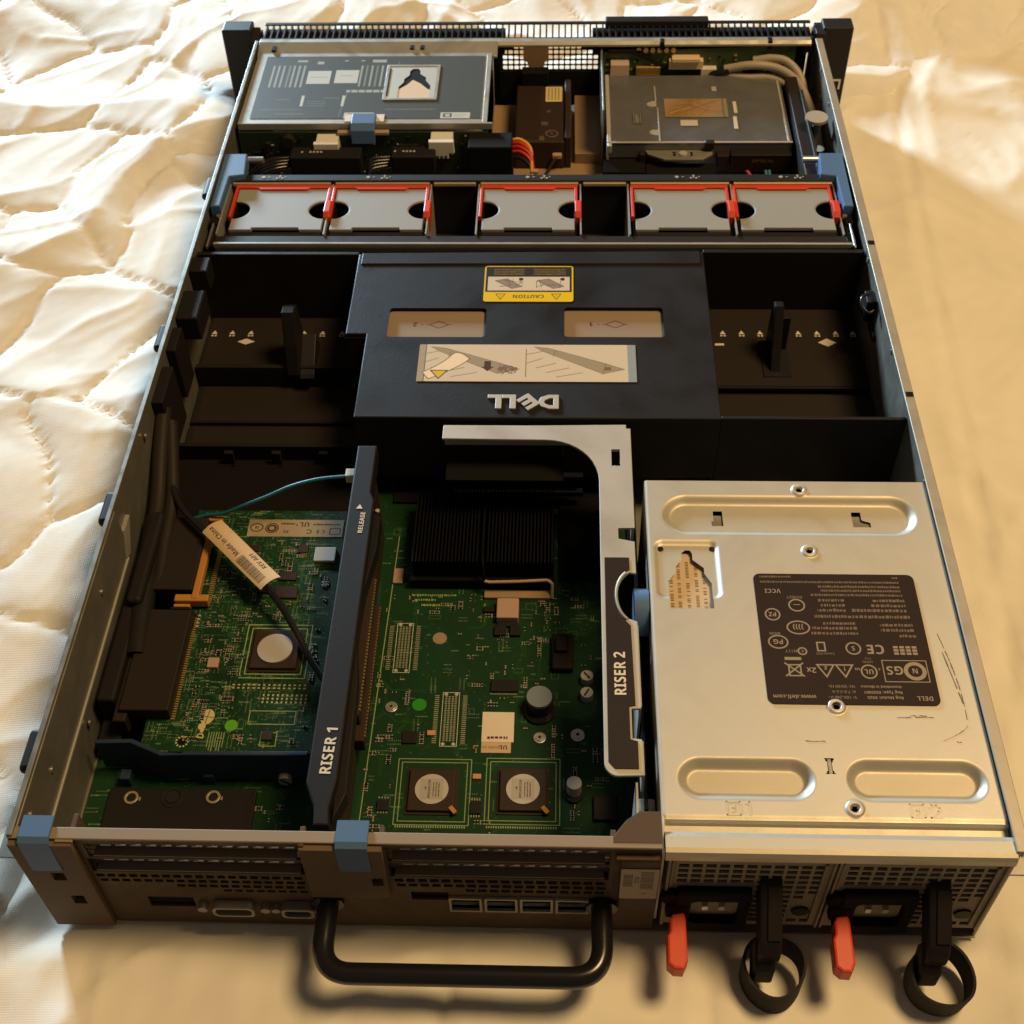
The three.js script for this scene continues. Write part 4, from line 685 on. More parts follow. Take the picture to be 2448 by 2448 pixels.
    c.save(); c.translate(118, 6); c.restore(); c.fill(); c.stroke(); txt(c, '!', 118, 7.6, 4);
  });
  sticker('instruction_sticker', sh, paper(guide, 0.5), 1.6, 80.35, -319.4, 131, 33, 180);
  // silver logo letters, reading from the front of the machine
  const lp = (p, holes = []) => plan(p.map(([x, y]) => [21 - x, -291 + y * 1]), 79.9, 81.1, holes.map(h => h.map(([x, y]) => [21 - x, -291 + y])), 0.25);
  const D = [[0, 0], [0, 11.6], [6, 11.6], [10.4, 9.6], [12, 5.8], [10.4, 2], [6, 0]];
  const Dh = [[3.2, 2.8], [5.6, 2.8], [8, 4.2], [8.6, 5.8], [8, 7.4], [5.6, 8.8], [3.2, 8.8]];
  const E = [[-4.6, -5.4], [4.6, -5.4], [4.6, -3], [-1.4, -3], [-1.4, -1.2], [4.2, -1.2], [4.2, 1.2], [-1.4, 1.2], [-1.4, 3], [4.6, 3], [4.6, 5.4], [-4.6, 5.4]].map(([x, y]) => [18 + x * 0.77 - y * 0.64, 5.8 + x * 0.64 + y * 0.77]);
  const Lp = x => [[x, 0], [x + 8.2, 0], [x + 8.2, 2.8], [x + 3.6, 2.8], [x + 3.6, 11.6], [x, 11.6]];
  part('logo_letter', sh, M.silver, [lp(D, [Dh])]); part('logo_letter', sh, M.silver, [lp(E)]); part('logo_letter', sh, M.silver, [lp(Lp(25))]); part('logo_letter', sh, M.silver, [lp(Lp(33.4))]);
  // memory wells, left and right
  part('left_well', sh, M.shroud, [bx(-219, -111, 24, 80, -428.4, -425.2, 0.6), bx(-219, -111, 24, 26, -425.4, -371.5), bx(-219, -98.4, 12, 31, -372.5, -369, 0.6), bx(-219, -98.4, 10, 14, -369.2, -334.5, 0.5), bx(-219, -98.4, 8, 11, -334.6, -331), bx(-219, -98.4, 10, 14, -331, -304, 0.5), bx(-219, -98.4, 3, 12, -306, -304)]);
  part('left_well_floor', sh, M.brown, [bx(-217, -112, 25.8, 26.4, -424.8, -373), bx(-215, -99, 13.8, 14.3, -368, -335.5), bx(-215, -99, 13.8, 14.3, -330, -305)]);
  part('right_well', sh, M.shroud, [bx(114.5, 219.5, 30, 80, -431.4, -428.2, 0.6), bx(114.5, 219.5, 30, 32, -428.4, -350), bx(114.5, 219.5, 24, 27, -351, -345), bx(114.5, 219.5, 28, 30, -346, -276), bx(114.5, 220, 12, 80, -275.2, -272.8, 0.6)]);
  part('right_well_floor', sh, M.brown, [bx(118, 214, 31.8, 32.4, -428, -352), bx(118, 208, 29.8, 30.4, -345, -300)]);
  part('left_fin', sh, M.black, [side([[-398, 26], [-391, 66], [-386, 68.5], [-380, 68.5], [-372, 48], [-366, 27]], -158, -149.5, [], 1)]);
  part('fin_wedge', sh, M.ear, [side([[-396, 26], [-390, 42], [-366, 28], [-364, 26]], -149.5, -140, [], 0.6)]);
  part('right_fin', sh, M.black, [side([[-396, 32], [-392, 68], [-388, 72], [-383, 72], [-372, 48], [-364, 33]], 157.4, 163.6, [], 1), bx(160, 170, 32, 60, -392, -386, 1), bx(153, 171, 32, 33.4, -395, -360, 0.5)]);
  const tri = (x, y, z, s) => plan([[x - s, z + s * 0.9], [x + s, z + s * 0.9], [x, z - s * 0.9]], y, y + 0.15);
  part('socket_mark', sh, M.cream, [...[-214, -201.8, -189, -152.6, -139.9, -126.6].flatMap(x => [tri(x, 26.4, -409.5, 2), bx(x - 1.8, x - 0.4, 26.4, 26.55, -406.6, -405.4), bx(x + 0.4, x + 1.8, 26.4, 26.55, -406.6, -405.4)]), plan([[-197, -400], [-191, -403], [-185, -400], [-191, -397]], 26.4, 26.55),
    ...[130, 142.4, 154.7, 180, 192.4, 204.7, 216].flatMap(x => [tri(x, 32.4, -404, 2), bx(x - 1.8, x - 0.4, 32.4, 32.55, -401.2, -400), bx(x + 0.4, x + 1.8, 32.4, 32.55, -401.2, -400)]), plan([[192, -394], [198, -398], [204, -394], [198, -390]], 32.4, 32.55), bx(124, 130, 32.4, 32.55, -392.8, -390.8)]);
  // clips along the walls
  each('wall_clip', sh, M.black, [bx(-221, -208, 66, 82, -420, -405, 1), bx(-220, -206, 62, 80.4, -388, -360, 1.4), bx(-219.8, -214, 40, 80, -352, -330, 1), bx(-220, -213, 36, 78, -318, -286, 1), bx(214, 220, 62, 78, -392, -380, 1)]);
  part('clip_hook', sh, M.gloss, [tube([[216, 80, -386], [211, 80, -383], [210, 78, -376], [213, 77, -371], [217, 78, -372]], 1.1, 24, 6)]);
  part('lower_hook', sh, M.black, [-186, -156, -126].flatMap(x => [bx(x - 3, x + 3, 12, 24, -300, -297, 0.8), bx(x, x + 3.6, 4, 14, -297, -294, 0.6)]));
  part('base_apron', sh, M.blackSoft, [bx(-219, -94, 12.6, 14, -303, -244), bx(-80, 58, 12.6, 14, -303, -266), bx(62, 67, 12.6, 14, -303, -40), bx(22, 57, 12.7, 14.6, -303, -206)]);
  part('lower_baffle', sh, M.black, [bx(-219, -98, 2, 26, -304, -301), bx(-42, 24, 44, 62, -271, -269, 0.5), bx(-42, 36, 34, 37.5, -270, -266, 0.6), bx(-42, 36, 22, 26, -268, -264, 0.6)]);
}

// ---------------------------------------------------------------- circuit board prints
function boardPrint(w, h, ppm, seedHere, extra) {
  seed = seedHere;
  return print(w, h, ppm, (c) => {
    c.fillStyle = '#17371d'; c.fillRect(0, 0, w, h);
    for (let i = 0; i < 26; i++) { c.globalAlpha = 0.25; c.fillStyle = rnd() < 0.5 ? '#122a17' : '#1a3f22'; c.fillRect(rr(0, w), rr(0, h), rr(8, 45), rr(8, 45)); }
    c.lineWidth = 0.22; c.strokeStyle = '#27582d'; c.globalAlpha = 0.6;
    for (let i = 0; i < 130; i++) { let x = rr(0, w), y = rr(0, h); const n = 2 + Math.floor(rnd() * 5), dx = rr(4, 22) * (rnd() < 0.5 ? -1 : 1), dy = rr(4, 30) * (rnd() < 0.5 ? -1 : 1), k = rr(2, 8); for (let q = 0; q < n; q++) { const o = q * 0.6; c.beginPath(); c.moveTo(x + o, y); c.lineTo(x + o, y + dy); c.lineTo(x + o + k * Math.sign(dx), y + dy + k * Math.sign(dy)); c.lineTo(x + o + dx + k, y + dy + k * Math.sign(dy) + o); c.stroke(); } }
    c.globalAlpha = 0.55; c.fillStyle = '#8f8a55'; for (let i = 0; i < 2600; i++) { const x = rr(0, w), y = rr(0, h); if (nz(x / 12, y / 12, 2) < -0.15) continue; c.beginPath(); c.arc(x, y, rr(0.18, 0.4), 0, 7); c.fill(); }
    c.fillStyle = '#a9b08a'; c.globalAlpha = 0.55; for (let i = 0; i < 170; i++) scribble(c, rr(0, w - 8), rr(0, h), rr(2, 7), 0.9, 0.6);
    c.strokeStyle = '#8f9a78'; c.lineWidth = 0.25; for (let i = 0; i < 110; i++) c.strokeRect(rr(0, w - 12), rr(0, h - 10), rr(1.5, 7), rr(1.2, 6)); c.fillStyle = '#b4ae86'; for (let i = 0; i < 130; i++) { const x = rr(0, w - 9), y = rr(0, h - 6), n = 3 + Math.floor(rnd() * 6), v = rnd() < 0.5; for (let q = 0; q < n; q++) { c.fillRect(x + (v ? 0 : q * 1.1), y + (v ? q * 1.1 : 0), 0.6, 0.6); if (v) c.fillRect(x + 2.2, y + q * 1.1, 0.6, 0.6); else c.fillRect(x + q * 1.1, y + 2.2, 0.6, 0.6); } }
    c.globalAlpha = 1; if (extra) extra(c, w, h);
  });
}
function boardWith(name, t, tex, x0, x1, y, z0, z1, thick = 1.6) {
  const m = part(name, t, M.pcbEdge, bx(x0, x1, y - thick, y, z0, z1));
  sticker('board_print', m, paper(tex, 0.42), (x0 + x1) / 2, y + 0.12, (z0 + z1) / 2, x1 - x0, z1 - z0);
  return m;
}
function litter(t, y, x0, x1, z0, z1, n, avoid, s0) {
  seed = s0; const k = [[], [], []]; let tries = 0;
  while (k[0].length + k[1].length + k[2].length < n && tries++ < n * 20) {
    const cx = rr(x0, x1), cz = rr(z0, z1), den = 0.5 + 0.9 * nz(cx / 14, cz / 14, 6);
    if (rnd() > den || avoid.some(a => cx > a[0] - 1.5 && cx < a[1] + 1.5 && cz > a[2] - 1.5 && cz < a[3] + 1.5)) continue;
    const turned = rnd() < 0.5, l = rr(1, 2), w = rr(0.5, 0.95), rep = rnd() < 0.35 ? 3 + Math.floor(rnd() * 4) : 1;
    for (let q = 0; q < rep; q++) {
      const x = cx + (turned ? q * (w + 0.7) : 0), z = cz + (turned ? 0 : q * (w + 0.7)); if (x > x1 - 1 || z > z1 - 1) continue;
      const [hx, hz] = turned ? [w / 2, l / 2] : [l / 2, w / 2];
      k[rnd() < 0.5 ? 0 : 1].push(bx(x - hx, x + hx, y, y + 0.55, z - hz, z + hz));
      if (turned) k[2].push(bx(x - hx, x + hx, y, y + 0.6, z - hz - 0.35, z - hz), bx(x - hx, x + hx, y, y + 0.6, z + hz, z + hz + 0.35)); else k[2].push(bx(x - hx - 0.35, x - hx, y, y + 0.6, z - hz, z + hz), bx(x + hx, x + hx + 0.35, y, y + 0.6, z - hz, z + hz));
    }
  }
  part('chip_resistor', t, M.ic, k[0], { kind: 'stuff' }); part('ceramic_capacitor', t, std(0.22, 0.14, 0.075, 0.5), k[1], { kind: 'stuff' }); part('solder_pad', t, M.silver, k[2], { kind: 'stuff' });
}
// a square chip on its board: package, disc, pads
function chip(t, name, x, z, y, s, disc, opts = {}) {
  const p = part(name, t, M.icBrown, [bx(x - s / 2, x + s / 2, y + 0.6, y + 3, z - s / 2, z + s / 2, 0.7), bx(x - s / 2 - 1.2, x + s / 2 + 1.2, y, y + 0.9, z - s / 2 - 1.2, z + s / 2 + 1.2)]);
  if (disc) {
    part('metal_disc', p, M.silver, cyl(x, y + 3.2, z, disc, 0.6, 'y', 32));
    if (opts.print) sticker('disc_print', p, paper(opts.print, 0.45, 0.3), x, y + 3.6, z, disc * 1.36, disc * 1.36);
  }
  if (opts.pad) part('thermal_pad', p, M.orange, new THREE.BoxGeometry(2.2, 1, 4.4).rotateY(0.7).translate(x + s / 2 - 0.6, y + 3.2, z + s / 2 - 0.4));
  return p;
}
const washer = (t, x, z, y, r = 4) => { const p = part('board_screw', t, M.steel, [ring(x, y, z, r * 0.5, r, 1), cyl(x, y + 0.7, z, r * 0.62, 1.4, 'y', 20)]); part('screw_recess', p, M.ic, cyl(x, y + 1.42, z, r * 0.24, 0.15, 'y', 6)); };

// ---------------------------------------------------------------- motherboard
const mb = thing('motherboard', 'green motherboard between the two risers with heat sink and two silver topped chips', 'motherboard', [-20, 10, -150]);
{
  const y = 12;
  const tex = boardPrint(287, 300, 5, 77, (c, w, h) => {       // x from -219, z from -305
    const at = (x, z) => [x + 219, z + 305];
    c.strokeStyle = '#8fa070'; c.lineWidth = 0.5;
    for (const [x, z, s] of [[-42, -68, 34], [4, -69, 34], [-42, -68, 38], [4, -69, 38]]) { const [a, b] = at(x - s / 2, z - s / 2); c.strokeRect(a, b, s, s); }
    c.fillStyle = '#9aa57c'; for (let k = 0; k < 30; k++) { const [a, b] = at(-60 + k * 1.2, -48.6); c.fillRect(a, b, 0.6, 1.2); const [e, f] = at(-14 + k * 1.2, -49); c.fillRect(e, f, 0.6, 1.2); }
    const [gx, gz] = at(-53, -120.5); c.fillStyle = '#2f8a2a'; c.beginPath(); c.arc(gx, gz, 3.9, 0, 7); c.fill();
    const [p, q] = at(-63, -196); c.fillStyle = '#8f9a62'; scribble(c, p, q, 26, 1.4, 1); scribble(c, p + 2, q + 3.4, 12, 1.4, 1); scribble(c, p + 6, q + 7, 18, 1.8, 1);
    c.strokeStyle = '#9fae7e'; c.beginPath(); c.moveTo(...at(-74, -240)); c.lineTo(...at(-79, -12)); c.stroke();
  });
  boardWith('board', mb, tex, -219, 68, y, -305, -5);
  // heat sink
  const hs = part('heat_sink', mb, M.fin, [bx(-64, 19, y, 17, -262, -200, 0.6), bx(-64, 19, 17, 20, -203, -200)]);
  for (let k = 0; k < 40; k++) { const x = -62.5 + k * 2.05; if (Math.abs(x + 22) < 2.4) continue; part('fin', hs, M.fin, bx(x, x + 0.9, 17, 33, -261, -203.4)); }
  part('sink_wire', mb, M.fin, [tube([[-22, 34, -258], [-22, 34, -215], [-21.6, 32, -203], [-21, 22, -198.4]], 0.9, 40, 8)]); part('sink_clip', mb, M.copper, [tube([[-21, 22, -198.4], [-18, 21.4, -198], [0, 21.8, -198.4], [15, 22.4, -199], [18, 21, -197.6], [18, 13, -193.4]], 0.95, 50, 8, 0.1)]);
  part('clip_block', mb, M.tan, bx(-21, 17, y, 14.4, -197.6, -192.4, 0.3));
  const bc = seed0 => print(12, 12, 30, (c, w, h) => { c.fillStyle = '#b3aca2'; c.fillRect(0, 0, w, h); c.fillStyle = '#5a4f46'; txt(c, 'BROADCOM', 4.6, 6, 1.9, { rot: -90, color: '#4a3f36' }); c.beginPath(); c.moveTo(2.6, 6); c.quadraticCurveTo(1.4, 5.4, 3, 4.6); c.lineTo(3, 7.4); c.closePath(); c.fill(); for (const x of [6.6, 8, 9.4]) { c.save(); c.translate(x, 10.6); c.rotate(-PI / 2); scribble(c, 0, 0, 8.6, 0.7, 0.6); c.restore(); } });
  const bp1 = bc();
  chip(mb, 'network_chip', -42.4, -67.6, y, 24, 8.6, { print: bp1, pad: true }); chip(mb, 'network_chip', 4.2, -68.4, y, 24, 8.6, { print: bp1, pad: true });
  part('inductor', mb, M.copper, bx(-13.4, -0.8, y, 18, -189.6, -175.5, 0.8)); part('inductor_base', mb, M.ic, bx(-12.8, -1.4, y, 14, -175.6, -172.4));
  for (const [x, z] of [[-64.8, -158], [-36, -111.6]]) {       // bare connector footprints
    const k = []; for (let q = 0; q < 26; q++) for (const o of [-2.6, -0.9, 0.9, 2.6]) k.push(bx(x + o - 0.55, x + o + 0.55, y + 0.1, y + 0.35, z - 14.4 + q * 1.1, z - 13.8 + q * 1.1));
    part('footprint_pad', mb, std(0.34, 0.34, 0.24, 0.5, 0.3), k, { kind: 'stuff' });
    part('footprint_outline', mb, M.cream, [plan(rect(x - 4.6, x + 4.6, z - 17, z + 17), y + 0.12, y + 0.24, [rect(x - 4.3, x + 4.3, z - 16.7, z + 16.7)])]);
    each('corner_pad', mb, M.silver, [[-2.8, -15.6], [2.8, -15.6], [-2.8, 15.6], [2.8, 15.6]].map(([a, b]) => cyl(x + a, y + 0.3, z + b, 1, 0.4, 'y', 12)));
  }
  part('round_sticker', mb, M.tan, cyl(-44.8, y + 0.25, -164.6, 4, 0.25, 'y', 26));
  const cp = part('capacitor', mb, M.gloss, [cyl(12, 17, -119.5, 7.4, 10, 'y', 28), cyl(12, y + 1, -117, 8.6, 2, 'y', 28)]); part('capacitor_top', cp, std(0.22, 0.26, 0.28, 0.4, 0.4), cyl(11.8, 22.2, -119.8, 6.8, 0.9, 'y', 28));
  const wl = print(17, 19, 24, (c, w, h) => { c.fillStyle = '#dccbb2'; c.fillRect(0, 0, w, h); c.fillStyle = '#4a3420'; scribble(c, 3, 15.4, 11, 1.7, 1.1); c.fillRect(2.6, 2.4, 0.3, 0.3); });
  sticker('white_label', mb, paper(wl), -10, y + 0.3, -107, 17, 18.6);
  const wl2 = print(15.6, 6.4, 24, (c, w, h) => { c.fillStyle = '#c6aa85'; c.fillRect(0, 0, w, h); c.fillStyle = '#4a3420'; txt(c, 'IDOM 24', 5.4, 3.2, 2.4, { rot: 180, color: '#8a6c4a' }); c.save(); c.translate(11.6, 3.2); c.rotate(PI); txt(c, 'UL', 0, 0, 3.6, { color: '#4a3420' }); c.restore(); });
  sticker('white_label', mb, paper(wl2), -10.6, y + 0.3, -94.4, 15.6, 6.4);
  for (const [x, z, r] of [[-68, -118.5, 3.6], [32.3, -102.5, 4], [12.2, -100.5, 3.6]]) washer(mb, x, z, y, r);
  each('slotted_screw', mb, M.silver, [[37.4, -137.5], [37.2, -126.6]].map(([x, z]) => cyl(x, 14.5, z, 3.4, 5, 'y', 22))); each('screw_slot', mb, M.ic, [[37.4, -137.5, 0.7], [37.2, -126.6, -0.5]].map(([x, z, a]) => new THREE.BoxGeometry(0.9, 0.3, 5).rotateY(a).translate(x, 17.1, z)));
  part('can_capacitor', mb, M.silver, cyl(30.2, 17, -68.6, 3.8, 10, 'y', 22)); part('can_base', mb, M.ic, cyl(30.2, y + 1, -66.6, 4.6, 2, 'y', 22));
  part('battery_holder', mb, M.ic, [bx(18, 30, y, 17, -166, -142, 1.4), bx(20, 27, 17, 20, -162, -152, 1)]);
  each('board_chip', mb, M.ic, [bx(-14.6, 0, y, 14, -136, -128.6, 0.3), bx(-60.4, -53, y, 13.6, -103, -95.6, 0.3), bx(-14.4, -7.6, y, 14.4, -173, -166, 0.4), bx(-5.6, 0.4, y, 14.4, -172.6, -166, 0.4), bx(-21, -14, y, 14, -186.4, -182.6, 0.3), bx(-22.4, -17, y, 13.8, -62, -55, 0.3), bx(-70, -64, y, 13.6, -62, -56, 0.3), bx(40, 52, y, 15, -66, -52, 0.5)]);
  part('gold_inductor', mb, M.copper, bx(-75, -69, y, 14, -214, -203, 0.8));
  each('tan_capacitor', mb, std(0.55, 0.27, 0.12, 0.5), [bx(-47.4, -43, y, 13.8, -103.6, -100.6, 0.3), bx(-22, -17.6, y, 13.6, -78, -75, 0.3)]);
  const gl = []; for (let k = 0; k < 24; k++) gl.push(bx(-15 + k * 0.62, -14.7 + k * 0.62, y, y + 0.4, -128.4, -127.4)); for (let k = 0; k < 4; k++) for (const z of [-63, -53.6]) gl.push(bx(-22 + k * 1.3, -21.4 + k * 1.3, y, y + 0.5, z - 1.2, z)); for (let k = 0; k < 4; k++) for (const z of [-63.4, -55]) gl.push(bx(-69.6 + k * 1.5, -68.9 + k * 1.5, y, y + 0.5, z - 1, z));
  for (const [cx, cz] of [[-64.8, -158], [-36, -111.6]]) for (let k = 0; k < 24; k++) for (const o of [-7.6, 7.6]) gl.push(bx(cx + o - 1.2, cx + o + 1.2, y, y + 0.25, cz - 15 + k * 1.28, cz - 14.4 + k * 1.28));
  part('pin_row', mb, std(0.42, 0.40, 0.26, 0.4, 0.6), gl, { kind: 'stuff' });
  // rear left expansion plate with three round fittings
  part('expansion_plate', mb, M.ic, bx(-208, -132, y, 15, -66, -22, 0.6));
  for (const [x, z, m] of [[-195.8, -60, M.tan], [-153.8, -61, M.tan]]) each('plate_ring', mb, std(0.4, 0.33, 0.24, 0.4, 0.5), [ring(x, 15, z, 2.4, 3.8, 0.8), bx(x + 4, x + 5, 15, 15.4, z - 0.4, z + 1.6)]);
  part('plate_disc', mb, M.ear, [ring(-174.8, 15, -60.5, 4.6, 5.6, 0.5), cyl(-174.8, 15.3, -60.5, 3.2, 0.8)]);
  each('blue_post', mb, M.blueDark, [bx(-203, -197.6, y, 20, -74, -68, 0.6), bx(-160, -154.6, y, 20, -76, -70, 0.6)]);
  litter(mb, y + 0.1, -80, 62, -196, -12, 1300, [[-62, -22, -90, -46], [-18, 26, -92, -46], [-19, -1, -117, -90], [3, 21, -130, -110], [-15, 1, -192, -172], [-72, -58, -178, -138], [-46, -28, -132, -92], [28, 44, -142, -96], [16, 32, -168, -140], [-72, -62, -124, -114], [-58, -48, -126, -115], [8, 17, -106, -95], [-50, -40, -170, -160], [-56, -30, -160, -132], [43, 68, -300, -5]], 991);
  litter(mb, y + 0.1, -132, -96, -60, -14, 70, [], 313);
}
// ---------------------------------------------------------------- storage controller card
const card = thing('storage_controller', 'green controller card with silver disc chip and leaning cable tag, at the left wall side', 'circuit card', [-148, 32, -160]);
{
  const y = 34;
  const tex = boardPrint(88, 164, 8, 4242, (c, w, h) => {      // x from -191, z from -240
    const at = (x, z) => [x + 191, z + 240];
    c.strokeStyle = '#9aa878'; c.lineWidth = 0.5; for (const s of [30, 35]) { const [a, b] = at(-130 - s / 2, -139 - s / 2); c.strokeRect(a, b, s, s); }
    c.fillStyle = '#c9b58a';
    { const [a, b] = at(-160.5, -91.5); c.save(); c.translate(a, b); c.rotate(-0.45 - PI / 2 + 0.6); c.beginPath(); c.ellipse(5.6, 0, 4.6, 3.6, 0, 0, 7); c.fill(); c.beginPath(); c.arc(-0.5, -1, 2, 0, 7); c.fill(); txt(c, 'D', -6, 0, 5.2); c.fillRect(-4, -1, 6, 1.8); c.strokeStyle = '#1b4a26'; c.lineWidth = 0.35; c.beginPath(); c.moveTo(1.4, 0); c.lineTo(9.8, 0); c.moveTo(5.6, -3.4); c.lineTo(5.6, 3.4); c.stroke(); c.restore(); }
    { const [a, b] = at(-146.4, -92); c.fillStyle = '#5aa52a'; c.beginPath(); c.arc(a, b, 3.4, 0, 7); c.fill(); }
    c.fillStyle = '#b7a777'; for (let k = 0; k < 15; k++) for (const z of [-117.6, -115.6]) { const [a, b] = at(-150 + k * 2.7, z); c.fillRect(a, b, 1.3, 0.9); } for (let k = 0; k < 10; k++) for (const z of [-111.4, -109.2, -107]) { const [a, b] = at(-133 + k * 2.5, z); c.fillRect(a, b, 1, 1.2); }
    c.strokeStyle = '#9a9a66'; { const [a, b] = at(-138, -101); c.strokeRect(a, b, 24, 8); } { const [a, b] = at(-130, -88); c.strokeRect(a, b, 8, 8); }
    for (let k = 0; k < 11; k++) { const [a, b] = at(-170, -82); c.beginPath(); c.fillStyle = '#c8b98a'; c.arc(a + 3 * Math.cos(k * 0.57), b + 3 * Math.sin(k * 0.57), 0.5, 0, 7); c.fill(); }
    c.fillStyle = '#0c1409'; { const [a, b] = at(-170, -82); c.beginPath(); c.arc(a, b, 2, 0, 7); c.fill(); }
    c.strokeStyle = '#8a9a68'; for (let k = 0; k < 7; k++) { const [a, b] = at(-157 + k * 1.3, -88); c.beginPath(); c.moveTo(a, b); c.lineTo(a, b + 9 + (k % 3) * 2); c.stroke(); }
  });
  boardWith('board', card, tex, -191, -103, y, -240, -76);
  chip(card, 'controller_chip', -130, -138.6, y, 25, 0);
  part('metal_disc', card, M.silver, cyl(-130.2, y + 3.4, -138.4, 9.4, 0.8, 'y', 32));
  const rl = print(56, 13.4, 16, (c, w, h) => { c.fillStyle = '#a3937a'; c.fillRect(0, 0, w, h); c.fillStyle = c.strokeStyle = '#3a3024'; c.lineWidth = 0.7; c.beginPath(); c.ellipse(51, 7, 3.6, 3, 0, 0, 7); c.stroke(); txt(c, 'N', 51, 7, 3); c.beginPath(); c.arc(42, 6.6, 3.6, 0, 7); c.stroke(); c.lineWidth = 1.2; c.beginPath(); c.arc(42, 6.6, 2.2, 0, 7); c.stroke(); txt(c, 'FC', 33.6, 4, 3.2); scribble(c, 29, 9.4, 8, 1.6); txt(c, 'UL', 23, 9.6, 5, { }); txt(c, 'c', 27.6, 9, 3); c.lineWidth = 0.6; c.beginPath(); c.arc(20, 4, 1.5, 0.6, 5.6); c.stroke(); txt(c, 'C E', 13, 4, 3.8); c.strokeRect(1.4, 2, 6, 4.6); scribble(c, 2, 9, 16, 1.4); });
  sticker('compliance_label', card, paper(rl), -131.8, y + 0.4, -226.4, 55.6, 13, 180);
  part('metal_can', card, M.silver, bx(-118, -105.6, y, y + 2, -211, -200.6, 0.6));
  part('crystal', card, M.copper, bx(-165.4, -159.4, y, y + 2.4, -133, -126.6, 0.5));
  each('board_chip', card, M.icBrown, [bx(-136.4, -124, y, y + 2, -182, -174, 0.3), bx(-147.4, -139, y, y + 2, -184, -178, 0.3), bx(-136, -126, y, y + 1.6, -192.4, -187, 0.3), bx(-128, -122, y, y + 1.6, -213, -207, 0.3), bx(-156, -150.4, y, y + 1.4, -213, -208, 0.3), bx(-129.6, -124, y, y + 1.4, -88, -83, 0.3)]);
  // cable connectors down the left edge, with gold pins
  const pins = []; for (let k = 0; k < 44; k++) { pins.push(bx(-178.4, -176.2, y + 0.1, y + 1, -160 + k * 1.5, -159.2 + k * 1.5)); if (k < 34) pins.push(bx(-174, -171.4, y + 0.1, y + 0.8, -222 + k * 1.5, -221.3 + k * 1.5)); }
  const sc = part('data_connector', card, M.brown, [bx(-204, -178, y, y + 9, -160, -95, 1), bx(-207, -200, y - 6, y + 6, -156, -90, 1)]);
  part('data_connector', card, M.brown, [bx(-204, -180.6, y, y + 10, -226, -173, 1)]);
  part('connector_pin', card, M.gold, pins, { kind: 'stuff' });
  const ol = part('orange_latch', card, M.orange, [bx(-180.6, -176.6, y + 4, y + 8.6, -222, -168, 0.8), bx(-190, -171, y + 2, y + 8, -171.4, -166.6, 0.9), bx(-190, -181, y + 2, y + 6, -166, -164, 0.5), bx(-189, -173, y + 4, y + 8, -229, -225.4, 0.8), bx(-181, -171, y + 3, y + 6, -224, -221, 0.6)]);
  const tw = []; for (let k = 0; k < 5; k++) tw.push(bx(-191, -180, y + 1, y + 7, -162.6 + k * 2.1, -161.6 + k * 2.1));
  part('power_header', card, M.ic, tw.concat(bx(-190, -178, y, y + 3, -163, -152, 0.5))); part('header_pin', card, M.silver, [0, 1, 2, 3].flatMap(k => [bx(-176.6, -175.2, y, y + 1.4, -162 + k * 2.4, -160.8 + k * 2.4)]), { kind: 'stuff' });
  litter(card, y + 0.2, -172, -106, -216, -80, 900, [[-146, -114, -156, -122], [-150, -110, -119, -104], [-166, -154, -100, -82], [-151, -142, -97, -87], [-119, -104, -212, -199], [-166, -158, -134, -125], [-138, -123, -194, -172], [-141, -112, -102, -92]], 5150);
  // blue guide rail across the near edge of the card
  const br = part('card_guide', card, M.blueDark, [plan([[-213, -79.6], [-194, -80.4], [-177, -73], [-168, -72.6], [-166, -73.6], [-105, -74.4], [-103.6, -74.4], [-103.6, -72], [-166, -71.4], [-178, -70.8], [-195, -78], [-213, -77.4]], 15, y + 5, [], 0.5)]);
  part('guide_screw', br, M.silver, cyl(-117.6, 18, -70.4, 3.6, 3, 'z', 20)); part('screw_slot', br, M.ic, new THREE.BoxGeometry(1.1, 6.6, 0.3).rotateZ(0.8).translate(-117.6, 18, -68.8));
  part('left_bracket', card, M.black, [bx(-217, -207, 12, 44, -238, -100, 2), bx(-214, -205, 20, 50, -226, -160, 3), bx(-217, -205, 8, 26, -100, -84, 1)]);
}
